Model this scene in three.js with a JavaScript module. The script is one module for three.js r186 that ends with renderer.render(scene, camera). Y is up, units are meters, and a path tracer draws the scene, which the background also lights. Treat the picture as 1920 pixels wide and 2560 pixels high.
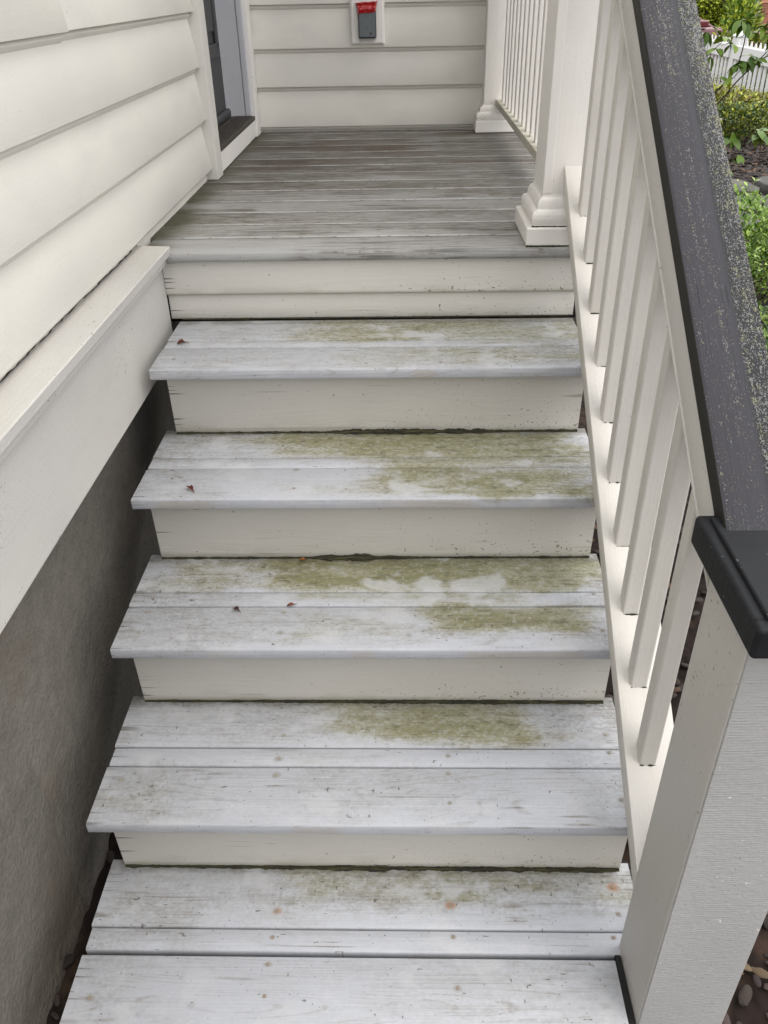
import * as THREE from 'three';
import { RoundedBoxGeometry } from 'three/addons/geometries/RoundedBoxGeometry.js';
import { mergeGeometries, mergeVertices, toCreasedNormals } from 'three/addons/utils/BufferGeometryUtils.js';

// ---------------------------------------------------------------- camera, sky, sun, exposure
const scene = new THREE.Scene();
const camera = new THREE.PerspectiveCamera(63.73, 3 / 4, 0.05, 400);
camera.position.set(0.0696, 0.5534, 1.9948);
camera.rotation.set(-0.5733, 0.0318, -0.0209, 'YXZ');
const renderer = new THREE.WebGLRenderer({ antialias: true });
renderer.setSize(768, 1024);
renderer.toneMapping = THREE.LinearToneMapping;
renderer.toneMappingExposure = 1.13;
renderer.shadowMap.enabled = true;
renderer.shadowMap.type = THREE.PCFSoftShadowMap;
{ // overcast sky: brightest overhead, one even layer of cloud
  const W = 256, H = 128, d = new Float32Array(W * H * 4);
  for (let j = 0; j < H; j++) {
    const el = ((j + 0.5) / H - 0.5) * Math.PI, s = Math.sin(el);
    for (let i = 0; i < W; i++) {
      const az = (i / W) * Math.PI * 2;
      const cl = 1 + 0.05 * Math.sin(az * 3 + 1.3 + s * 4) + 0.04 * Math.sin(az * 7 + s * 11);
      const L = s > 0 ? 2.3 * (1 + 0.75 * s) / 1.6 * cl : 0.4;
      const o = (j * W + i) * 4;
      d[o] = L * 1.0; d[o + 1] = L * 1.0; d[o + 2] = L * 1.02; d[o + 3] = 1;
    }
  }
  const t = new THREE.DataTexture(d, W, H, THREE.RGBAFormat, THREE.FloatType);
  t.mapping = THREE.EquirectangularReflectionMapping; t.magFilter = THREE.LinearFilter; t.minFilter = THREE.LinearFilter;
  t.wrapS = THREE.RepeatWrapping; t.needsUpdate = true;
  scene.background = t; scene.environment = t;
}
const sun = new THREE.DirectionalLight(0xfff3e2, 0.6);
sun.position.set(5, 12, 3.5); sun.castShadow = true; sun.shadow.radius = 40;
sun.shadow.mapSize.set(2048, 2048);
Object.assign(sun.shadow.camera, { left: -8, right: 8, top: 8, bottom: -8, near: 0.5, far: 50 });
scene.add(sun);

// ---------------------------------------------------------------- helpers
let seed = 7;
const rnd = () => { seed |= 0; seed = (seed + 0x6D2B79F5) | 0; let t = Math.imul(seed ^ (seed >>> 15), 1 | seed); t = (t + Math.imul(t ^ (t >>> 7), 61 | t)) ^ t; return ((t ^ (t >>> 14)) >>> 0) / 4294967296; };
const rr = (a, b) => a + (b - a) * rnd();
const clamp = (x, a = 0, b = 1) => Math.min(b, Math.max(a, x));
const sst = (a, b, x) => { const t = clamp((x - a) / (b - a)); return t * t * (3 - 2 * t); };
const hash = (x, y, s) => { let h = Math.imul(x, 374761393) ^ Math.imul(y, 668265263) ^ Math.imul(s, 1274126177); h = Math.imul(h ^ (h >>> 13), 1274126177); return ((h ^ (h >>> 16)) >>> 0) / 4294967296; };
function vn(x, y, s = 0) {
  const xi = Math.floor(x), yi = Math.floor(y); let u = x - xi, v = y - yi; u = u * u * (3 - 2 * u); v = v * v * (3 - 2 * v);
  const a = hash(xi, yi, s), b = hash(xi + 1, yi, s), c = hash(xi, yi + 1, s), d = hash(xi + 1, yi + 1, s);
  return a + (b - a) * u + (c - a) * v + (a - b - c + d) * u * v;
}
const fbm = (x, y, s = 0, o = 4) => { let r = 0, a = 0.5, n = 0; for (let i = 0; i < o; i++) { r += a * vn(x, y, s + i * 17); n += a; a *= 0.5; x = x * 2.03 + 3.1; y = y * 2.03 + 1.7; } return r / n; };
const counts = {};
const numbered = (n) => { const k = counts[n] = (counts[n] ?? -1) + 1; return k ? `${n}_${String(k).padStart(3, '0')}` : n; };
function shadow(o) { o.castShadow = true; o.receiveShadow = true; return o; }
function part(name, geo, mat, parent, x = 0, y = 0, z = 0) {
  const m = shadow(new THREE.Mesh(geo, mat)); m.name = numbered(name); m.position.set(x, y, z); parent.add(m); return m;
}
function thing(name, label, category, [x, y, z] = [0, 0, 0], group, kind) {
  const g = new THREE.Group(); g.name = numbered(name); g.position.set(x, y, z); scene.add(g);
  g.userData = { label, category }; if (group) g.userData.group = group; if (kind) g.userData.kind = kind; return g;
}
function stuff(m) { m.userData.kind = 'stuff'; return m; }

// box-projected uv in metres, u along the longest side
function metreUV(geo, axis) {
  const g = geo.index ? geo.toNonIndexed() : geo;
  g.computeBoundingBox(); const s = g.boundingBox.getSize(new THREE.Vector3()).toArray();
  const L = axis ?? s.indexOf(Math.max(...s)), p = g.attributes.position, n = g.attributes.normal, uv = new Float32Array(p.count * 2);
  const off = [rnd() * 3, rnd() * 3];
  for (let i = 0; i < p.count; i += 3) {
    const a = [0, 0, 0];
    for (let k = 0; k < 3; k++) { a[0] += n.getX(i + k); a[1] += n.getY(i + k); a[2] += n.getZ(i + k); }
    const N = a.map(Math.abs).indexOf(Math.max(...a.map(Math.abs)));
    const others = [0, 1, 2].filter((k) => k !== N && k !== L);
    const U = N === L ? others[0] : L, V = N === L ? others[1] : others[0];
    for (let k = 0; k < 3; k++) { const q = [p.getX(i + k), p.getY(i + k), p.getZ(i + k)]; uv[(i + k) * 2] = q[U] + off[0]; uv[(i + k) * 2 + 1] = q[V] + off[1]; }
  }
  g.setAttribute('uv', new THREE.BufferAttribute(uv, 2)); return g;
}
function rbox(x0, x1, y0, y1, z0, z1, r = 0.002, seg = 2, axis) {
  const w = x1 - x0, h = y1 - y0, d = z1 - z0; r = Math.min(r, w * 0.45, h * 0.45, d * 0.45);
  const g = new RoundedBoxGeometry(w, h, d, seg, r); g.translate((x0 + x1) / 2, (y0 + y1) / 2, (z0 + z1) / 2);
  return metreUV(g, axis);
}
const poly = (pts) => { const s = new THREE.Shape(); pts.forEach(([a, b], i) => i ? s.lineTo(a, b) : s.moveTo(a, b)); s.closePath(); return s; };
// profile (z, y) run along x
function runX(pts, x0, x1, bevel = 0.0015, crease = 0.6) {
  const g = new THREE.ExtrudeGeometry(poly(pts), { depth: x1 - x0 - 2 * bevel, bevelEnabled: bevel > 0, bevelSize: bevel, bevelOffset: -bevel, bevelThickness: bevel, bevelSegments: 2, steps: 1 });
  g.applyMatrix4(new THREE.Matrix4().set(0, 0, -1, x1 - bevel, 0, 1, 0, 0, 1, 0, 0, 0, 0, 0, 0, 1));
  return toCreasedNormals(g, crease);
}
// profile (x, y) run along z
function runZ(pts, z0, z1, bevel = 0, crease = 0.6) {
  const g = new THREE.ExtrudeGeometry(poly(pts), { depth: z1 - z0 - 2 * bevel, bevelEnabled: bevel > 0, bevelSize: bevel, bevelOffset: -bevel, bevelThickness: bevel, bevelSegments: 2, steps: 1 });
  g.translate(0, 0, z0 + bevel); return toCreasedNormals(g, crease);
}
// rectangle with rounded corners as points; r = [bottom-left, bottom-right, top-right, top-left]
function rrect(a0, a1, b0, b1, r) {
  const pts = [], q = (cx, cy, rad, s) => { for (let i = 0; i <= 4; i++) { const t = s + (i / 4) * Math.PI / 2; pts.push([cx + rad * Math.cos(t), cy + rad * Math.sin(t)]); } };
  q(a0 + r[0], b0 + r[0], r[0], Math.PI); q(a1 - r[1], b0 + r[1], r[1], 1.5 * Math.PI); q(a1 - r[2], b1 - r[2], r[2], 0); q(a0 + r[3], b1 - r[3], r[3], 0.5 * Math.PI);
  return pts;
}
function tube(pts, r0, r1, seg = 12, rad = 5) {
  const c = new THREE.CatmullRomCurve3(pts.map((p) => new THREE.Vector3(...p)));
  const g = new THREE.TubeGeometry(c, seg, 1, rad, false), p = g.attributes.position;
  for (let i = 0; i <= seg; i++) { const ce = c.getPointAt(i / seg), r = r0 + (r1 - r0) * i / seg; for (let j = 0; j <= rad; j++) { const k = i * (rad + 1) + j; p.setXYZ(k, ce.x + (p.getX(k) - ce.x) * r, ce.y + (p.getY(k) - ce.y) * r, ce.z + (p.getZ(k) - ce.z) * r); } }
  return g;
}

// ---------------------------------------------------------------- textures
const enc = (x) => { x = clamp(x); return Math.round(255 * (x <= 0.0031308 ? x * 12.92 : 1.055 * Math.pow(x, 1 / 2.4) - 0.055)); };
// f(u, v) in 0..1 -> [r, g, b (linear), bump 0..1, roughness 0..1]
function paint(W, H, f, { bump = 0.002, rough = true, rep = [1, 1], wrap = true, props = {} } = {}) {
  const c = new Uint8Array(W * H * 4), b = new Uint8Array(W * H * 4), r = rough ? new Uint8Array(W * H * 4) : null;
  for (let j = 0; j < H; j++) for (let i = 0; i < W; i++) {
    const o = (j * W + i) * 4, q = f((i + 0.5) / W, (j + 0.5) / H);
    c[o] = enc(q[0]); c[o + 1] = enc(q[1]); c[o + 2] = enc(q[2]); c[o + 3] = 255;
    b[o] = b[o + 1] = b[o + 2] = 255 * clamp(q[3]); b[o + 3] = 255;
    if (r) { r[o] = r[o + 1] = r[o + 2] = 255 * clamp(q[4]); r[o + 3] = 255; }
  }
  const mk = (a, srgb) => { const t = new THREE.DataTexture(a, W, H); t.magFilter = THREE.LinearFilter; t.minFilter = THREE.LinearMipmapLinearFilter; t.generateMipmaps = true; t.wrapS = t.wrapT = wrap ? THREE.RepeatWrapping : THREE.ClampToEdgeWrapping; if (srgb) t.colorSpace = THREE.SRGBColorSpace; t.repeat.set(...rep); t.needsUpdate = true; return t; };
  const m = new THREE.MeshPhysicalMaterial({ map: mk(c, true), roughness: rough ? 1 : 0.55, metalness: 0, ...props });
  if (bump) { m.bumpMap = mk(b); m.bumpScale = bump; }
  if (r) m.roughnessMap = mk(r);
  return m;
}
const mix3 = (a, b, t) => { a[0] += (b[0] - a[0]) * t; a[1] += (b[1] - a[1]) * t; a[2] += (b[2] - a[2]) * t; return a; };
const wrapN = (fn) => fn;
// painted timber: tileable, 1 tile = size metres
function paintedWood(col, { size = 1, specks = 0.5, mottle = 0.06, grain = 1, dirt = [0.36, 0.33, 0.24], dirtAmt = 0.25, s = 0, rough = 0.5, bump = 0.0012, W = 1024 } = {}) {
  return paint(W, W, (u, v) => {
    const x = u * size, y = v * size; const c = [...col];
    // blend the far edge into the near one so the tile has no seam
    const bl = (f) => { const a = sst(0.85, 1, u), b = sst(0.85, 1, v); const p = f(x, y); if (!a && !b) return p; return p * (1 - a) * (1 - b) + f(x - size, y) * a * (1 - b) + f(x, y - size) * (1 - a) * b + f(x - size, y - size) * a * b; };
    const m = bl((x, y) => fbm(x * 5 + 20, y * 9 + 20, s + 1, 4));
    const g = bl((x, y) => vn(x * 9 + 50, y * 420 + 50, s + 2) * 0.6 + vn(x * 22 + 50, y * 900 + 90, s + 3) * 0.4);
    const fine = bl((x, y) => vn(x * 350 + 50, y * 350 + 50, s + 5));
    const k = 1 + (m - 0.5) * mottle * 2 + (fine - 0.5) * 0.035; c[0] *= k; c[1] *= k; c[2] *= k * (1 - (m - 0.5) * 0.05);
    const dm = sst(0.56, 0.82, bl((x, y) => fbm(x * 3 + 70, y * 7 + 70, s + 7, 5))) * dirtAmt; mix3(c, dirt, dm);
    const sp = bl((x, y) => vn(x * 190 + 30, y * 260 + 30, s + 9)), dens = bl((x, y) => fbm(x * 4 + 10, y * 4 + 10, s + 11, 3));
    if (sp > 1 - 0.10 * specks * sst(0.35, 0.8, dens)) mix3(c, [0.13, 0.115, 0.09], 0.7);
    const hl = bl((x, y) => vn(x * 2.5 + 15, y * 150 + 15, s + 13)); mix3(c, [0.25, 0.22, 0.18], sst(0.965, 0.985, hl) * 0.35 * Math.min(1, specks * 2));
    return [c[0], c[1], c[2], 0.5 + (g - 0.5) * 0.6 * grain + (fine - 0.5) * 0.3, rough + (m - 0.5) * 0.25 + dm * 0.4];
  }, { bump, rep: [1 / size, 1 / size] });
}
const TRIM = paintedWood([0.79, 0.765, 0.73], { s: 100, specks: 0.4, dirtAmt: 0.10, mottle: 0.04, bump: 0.0005, W: 768, size: 0.9 });
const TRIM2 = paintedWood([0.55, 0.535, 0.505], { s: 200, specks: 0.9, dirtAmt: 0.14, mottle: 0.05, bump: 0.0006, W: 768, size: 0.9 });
const SIDING = paintedWood([0.735, 0.712, 0.655], { s: 300, specks: 0.12, dirtAmt: 0.09, mottle: 0.065, grain: 0.4, rough: 0.55, bump: 0.0006, W: 512, size: 0.8 });
const JAMB = paintedWood([0.53, 0.53, 0.56], { s: 350, specks: 0.2, dirtAmt: 0.1, W: 512 });
const MOSSY = paintedWood([0.52, 0.50, 0.42], { s: 400, specks: 2.5, dirtAmt: 0.9, dirt: [0.19, 0.19, 0.06], mottle: 0.3, W: 256, size: 0.5, rough: 0.8 });
const RAILTRIM = paintedWood([0.61, 0.588, 0.55], { s: 500, specks: 0.22, dirtAmt: 0.2, mottle: 0.07, bump: 0.0005, W: 768, size: 0.9 });

// ---------------------------------------------------------------- dimensions (porch floor is y = 0, metres)
const RISE = 0.18, RUN = 0.2654, XL = -0.5123, XR = 0.4997, GROUND = -1.08, BACK = -1.93, NOSE0 = -0.036;
const SL = -RISE / RUN;

// ---------------------------------------------------------------- ground
const ground = (() => {
  const m = paint(768, 768, (u, v) => {
    const x = u * 3, y = v * 3, a = fbm(x * 14, y * 14, 500, 5), b = vn(x * 60, y * 60, 520), c = [0.02, 0.014, 0.012];
    mix3(c, [0.045, 0.03, 0.022], sst(0.45, 0.75, a)); mix3(c, [0.016, 0.012, 0.01], sst(0.55, 0.8, b) * 0.7);
    return [c[0], c[1], c[2], a * 0.6 + b * 0.4, 0.9];
  }, { bump: 0.02, rough: false, rep: [1 / 3, 1 / 3], props: { roughness: 1, specularIntensity: 0.3 } });
  const g = new THREE.PlaneGeometry(300, 1, 1, 3); g.rotateX(-Math.PI / 2);
  const uv = g.attributes.uv, p = g.attributes.position; [[-150, -0.18], [-15.3, -0.18], [-14.9, 0], [150, 0]].forEach(([z, y], j) => { for (let i = 0; i < 2; i++) p.setXYZ(j * 2 + i, p.getX(j * 2 + i), y, z); }); g.computeVertexNormals(); for (let i = 0; i < p.count; i++) uv.setXY(i, p.getX(i), p.getZ(i));
  const o = shadow(new THREE.Mesh(g, m)); o.name = 'ground'; o.position.y = GROUND; o.userData = { kind: 'structure', label: 'dark earth and bark mulch bed around the steps' }; scene.add(o);
  return o;
})();

const mossMat = paint(256, 64, (u, v) => { const n = fbm(u * 40, v * 8, 780, 4), c = [0.022, 0.02, 0.014]; mix3(c, [0.06, 0.06, 0.022], sst(0.45, 0.7, n)); return [c[0], c[1], c[2], n, 0.9]; }, { bump: 0.003, rough: false, props: { roughness: 1 } });
function mossStrip(x0, x1, y, z, amount) { // ragged line of moss and dirt in a joint
  const pts = [], n = 160, pos = [], idx = [];
  for (let i = 0; i <= n; i++) {
    const x = x0 + (x1 - x0) * i / n, a = amount(i / n) * (0.35 + 1.3 * fbm(x * 45, y * 9, 790, 3)) + 0.0008, r = a;
    for (let j = 0; j <= 5; j++) { const t = (j / 5) * Math.PI / 2; const w = 1 + (vn(x * 300, j * 2.3 + y * 7, 795) - 0.5) * 0.5; pos.push(x, y + Math.sin(t) * r * w * 0.9 - 0.0005, z + Math.cos(t) * r * w * 1.25); }
    if (i < n) for (let j = 0; j < 5; j++) { const q = i * 6 + j; idx.push(q, q + 6, q + 1, q + 1, q + 6, q + 7); }
  }
  const g = new THREE.BufferGeometry(); g.setAttribute('position', new THREE.Float32BufferAttribute(pos, 3)); g.setIndex(idx); g.computeVertexNormals();
  const uv = new Float32Array(pos.length / 3 * 2); for (let i = 0; i < pos.length / 3; i++) { uv[i * 2] = pos[i * 3]; uv[i * 2 + 1] = (i % 6) / 5; } g.setAttribute('uv', new THREE.BufferAttribute(uv, 2)); return g;
}
// ---------------------------------------------------------------- house
const house = thing('house', 'cream clapboard house walls with a dark door behind the white porch steps', 'house', [-0.6, GROUND, -1]);
house.position.set(0, 0, 0);
{
  // one clapboard: quirk and round bead at its foot; depth measured out from the wall plane
  const prof = (h) => {
    const p = [[-0.03, 0.0], [-0.03, h + 0.02], [-0.0235, h + 0.02]];
    p.push([0.0, 0.0192], [-0.0005, 0.0182], [-0.0165, 0.0172]);
    for (let i = 0; i <= 8; i++) { const t = i / 8; p.push([-0.0105 - 0.0105 * t * t + 0.0015 * Math.sin(t * 3.14) - 0.005 * (1 - t) * (1 - t), 0.0162 * (1 - t)]); }
    return p.reverse();
  };
  const side = part('side_wall', rbox(-0.80, -0.592, -0.02, 3.4, -0.915, 3.2, 0.002), SIDING, house);
  part('side_wall', rbox(-0.80, -0.592, 2.2, 3.4, -1.93, -0.916, 0.002), SIDING, house);
  for (let i = 0; i < 8; i++) {
    const h = 0.1495, y = 0.0175 + i * h - (i > 2 ? 0.001 : 0);
    const cuts = i === 3 ? [-0.915, 0.19, 3.2] : i === 1 ? [-0.915, 1.9, 3.2] : [-0.915, 3.2]; // butt joints
    for (let c = 0; c + 1 < cuts.length; c++) { const g = runZ(prof(h).map(([a, b]) => [a - 0.57, b]), cuts[c] + (c ? 0.0012 : 0), cuts[c + 1], 0, 0.7); metreUV(g, 2); part('siding_board', g, SIDING, side, rr(-0.001, 0.001), y + (c ? -0.0018 : 0), 0); }
  }
  const back = part('back_wall', rbox(-0.80, 1.0, 0.0, 3.4, BACK - 0.2, BACK - 0.022, 0.002), SIDING, house);
  for (let i = 0; i < 8; i++) {
    const h = [0.1547, 0.1425, 0.158][i] ?? 0.15, y = [0.0038, 0.1585, 0.301, 0.459][i] ?? 0.459 + (i - 3) * 0.15;
    // profile in (z, y): outward is +z
    const g = runX(prof(h).map(([a, b]) => [a + BACK, b]).reverse(), -0.562, 0.7, 0, 0.7); metreUV(g, 0);
    part('siding_board', g, SIDING, back, 0, y, 0);
  }
  // foundation, water table cap and band under the side wall
  const stucco = paint(1024, 1024, (u, v) => {
    const x = u * 2, y = v * 2, a = fbm(x * 3 + 9, y * 3 + 9, 600, 5), b = vn(x * 240, y * 240, 610), d = fbm(x * 40, y * 40, 620, 3), c = [0.146, 0.134, 0.114];
    const k = 0.78 + a * 0.42 + (b - 0.5) * 0.28 + (d - 0.5) * 0.3; c[0] *= k; c[1] *= k; c[2] *= k; mix3(c, [0.11, 0.085, 0.06], sst(0.55, 0.8, fbm(x * 2, y * 5, 640, 4)) * 0.5);
    return [c[0], c[1], c[2], b * 0.5 + d * 0.5, 0.85];
  }, { bump: 0.003, rough: false, rep: [0.5, 0.5], props: { roughness: 0.9 } });
  const fg = new THREE.PlaneGeometry(4.4, 1.02, 160, 40); fg.rotateY(Math.PI / 2); // gently uneven render
  { const p = fg.attributes.position; for (let i = 0; i < p.count; i++) { const y = p.getY(i), z = p.getZ(i); p.setX(i, (fbm(z * 2 + 8, y * 2 + 8, 650, 2) - 0.5) * 0.006 + (y < -0.42 ? (vn(z * 28 + 4, y * 28, 660) - 0.3) * 0.02 : 0)); } fg.computeVertexNormals(); const uv = fg.attributes.uv; for (let i = 0; i < p.count; i++) uv.setXY(i, p.getZ(i), p.getY(i)); }
  const fnd = part('foundation', fg, stucco, house, -0.612, -0.63, 1.0);
  part('foundation_core', rbox(-0.80, -0.64, GROUND - 0.05, -0.03, -1.9, 3.2, 0.002), stucco, house);
  const cap = [[-0.60, -0.012], [-0.60, 0.0145], [-0.513, 0.0115], [-0.5105, 0.0095], [-0.5105, -0.008], [-0.515, -0.0125]];
  const wt = part('water_table_cap', metreUV(runZ(cap.reverse(), -0.055, 3.2, 0.001), 2), TRIM2, house);
  const mould = []; for (let i = 0; i <= 6; i++) { const t = (i / 6) * Math.PI / 2; mould.push([-0.541 + 0.019 * Math.cos(t), -0.034 + 0.0 + 0.021 * Math.sin(t)]); }
  part('bed_moulding', metreUV(runZ([[-0.56, -0.0125], [-0.56, -0.036], [-0.530, -0.036], [-0.530, -0.031], [-0.5225, -0.029], [-0.5225, -0.0125]], -0.058, 3.2, 0), 2), TRIM2, house);
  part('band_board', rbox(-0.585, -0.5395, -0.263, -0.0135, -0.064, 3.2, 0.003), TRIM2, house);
  // dirt packed along the foot of the clapboards
  { const g = mossStrip(0, 2.45, 0, 0, (t) => 0.0035 + 0.002 * vn(t * 60, 3, 961)); g.rotateY(-Math.PI / 2); g.translate(-0.5875, 0.0125, -0.05);
    stuff(part('joint_grime', g, new THREE.MeshStandardMaterial({ color: 0x2e281d, roughness: 1 }), house)); }
  // door opening in the side wall
  const cas = part('door_casing', rbox(-0.66, -0.553, 0.001, 2.15, -1.0, -0.915, 0.003), RAILTRIM, house);
  part('door_casing', rbox(-0.66, -0.556, 0.001, 2.15, -1.905, -1.815, 0.003), TRIM, house);
  part('door_casing', rbox(-0.66, -0.556, 2.06, 2.18, -1.812, -1.003, 0.003), TRIM, house);
  part('corner_trim', rbox(-0.60, -0.5615, 0.001, 3.2, -1.929, -1.907, 0.002), TRIM, house);
  part('sill_board', rbox(-0.66, -0.5625, 0.002, 0.066, -1.813, -1.003, 0.003), TRIM, house);
  part('door_jamb', rbox(-0.72, -0.598, 0.083, 2.06, -1.8135, -1.800, 0.002), JAMB, house);
  part('door_jamb', rbox(-0.596, -0.572, 0.083, 2.06, -1.8135, -1.797, 0.004), JAMB, house);
  part('door_jamb', rbox(-0.72, -0.572, 0.083, 2.06, -1.062, -1.003, 0.002), JAMB, house);
  const dark = new THREE.MeshStandardMaterial({ color: new THREE.Color().setRGB(0.035, 0.037, 0.039), roughness: 0.5 });
  const darkA = paint(256, 256, (u, v) => { const g = vn(u * 6, v * 120, 700), k = 0.8 + g * 0.4; return [0.05 * k, 0.044 * k, 0.036 * k, g, 0.7]; }, { bump: 0.001, rough: false, rep: [2, 2], props: { roughness: 0.65 } });
  const th = part('threshold', rbox(-0.72, -0.560, 0.0665, 0.0825, -1.812, -1.003, 0.003), darkA, house);
  for (let i = 0; i < 9; i++) part('threshold_rib', rbox(-0.637 + i * 0.0075, -0.6335 + i * 0.0075, 0.083, 0.0862, -1.797, -1.064, 0.0012, 1), darkA, th);
  const door = part('door', rbox(-0.715, -0.670, 0.090, 2.05, -1.772, -1.064, 0.003), dark, house);
  part('door_sweep', runZ(rrect(-0.6695, -0.652, 0.088, 0.118, [0.002, 0.002, 0.012, 0.002]), -1.772, -1.064, 0), dark, door);
  // raised mouldings round two panels: a low one and one from 0.33 m up
  const stile = (y0, y1, z0, z1) => part('door_panel_frame', rbox(-0.6695, -0.658, y0, y1, z0, z1, 0.005), dark, door);
  stile(0.34, 1.9, -1.700, -1.665); stile(0.31, 0.36, -1.700, -1.13); stile(0.34, 1.9, -1.129, -1.066);
  part('door_panel', rbox(-0.6695, -0.662, 0.40, 1.85, -1.655, -1.17, 0.007), dark, door);
  // mounting block for the wall box
  const mb = part('mounting_block', rbox(-0.146, -0.016, 0.334, 0.62, BACK - 0.01, BACK + 0.016, 0.004), TRIM, house);
  part('mounting_flange', rbox(-0.151, -0.011, 0.329, 0.625, BACK - 0.01, BACK + 0.007, 0.003), TRIM, mb);
  // porch roof above the frame
  part('porch_ceiling', rbox(-0.8, 0.8, 2.92, 3.0, -2.0, 0.05, 0.004), TRIM, house);
}

// ---------------------------------------------------------------- wall box
{
  const t = thing('wall_box', 'small grey box with red tape over its top, on the back wall', 'wall box', [-0.081, 0.4, BACK + 0.017]);
  const gm = paint(128, 128, (u, v) => { const n = fbm(u * 8, v * 8, 730, 4), k = 0.85 + n * 0.3; return [0.115 * k, 0.13 * k, 0.14 * k, n, 0.5]; }, { bump: 0.0005, rough: false, rep: [8, 8], props: { roughness: 0.5 } });
  part('housing', rbox(-0.034, 0.034, -0.043, 0.072, 0, 0.022, 0.004), gm, t);
  const blk = new THREE.MeshStandardMaterial({ color: 0x15171a, roughness: 0.5 });
  part('lower_lip', rbox(-0.0345, 0.0345, -0.0465, -0.0425, 0.001, 0.024, 0.001), blk, t);
  part('side_seam', rbox(-0.0362, -0.0342, -0.044, 0.05, 0.002, 0.019, 0.0005), blk, t);
  part('side_seam', rbox(0.0342, 0.0362, -0.044, 0.05, 0.002, 0.019, 0.0005), blk, t);
  part('latch_mark', rbox(0.008, 0.019, -0.032, -0.0265, 0.0215, 0.0228, 0.0004), blk, t);
  part('screw', new THREE.SphereGeometry(0.0024, 10, 6), gm, t, -0.003, -0.022, 0.0215);
  // crumpled tape wrapped over the top: a bent sheet with thickness
  const W = 40, H = 26, g = new THREE.PlaneGeometry(1, 1, W, H), p = g.attributes.position;
  for (let j = 0; j <= H; j++) for (let i = 0; i <= W; i++) {
    const k = j * (W + 1) + i, s = i / W, q = j / H; // q 0 top back -> 1 lower front
    const half = 0.037 + 0.010 * Math.pow(1 - q, 1.5) * (s > 0.5 ? 0.9 : 1.2);
    const x = (s - 0.5) * 2 * half, edge = Math.abs(s - 0.5) * 2;
    let y, z; const a = q * 0.115;
    if (a < 0.026) { y = 0.079 + 0.004 * s; z = 0.002 + a; } else { y = 0.079 + 0.004 * s - (a - 0.026) * 0.42; z = 0.027 + 0.002 * Math.sin(a * 90); }
    if (edge > 0.86) { z -= (edge - 0.86) * 0.11; y -= (edge - 0.86) * (s < 0.5 ? 0.08 : -0.02) * q * 1.8; }
    const w = (fbm(s * 7, q * 6, 740, 3) - 0.5) * 0.007; p.setXYZ(k, x, y + w * 0.6, z + w);
  }
  g.computeVertexNormals();
  part('red_tape', g, new THREE.MeshPhysicalMaterial({ color: 0xa80d12, roughness: 0.25, clearcoat: 0.5, side: THREE.DoubleSide }), t);
}

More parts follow.
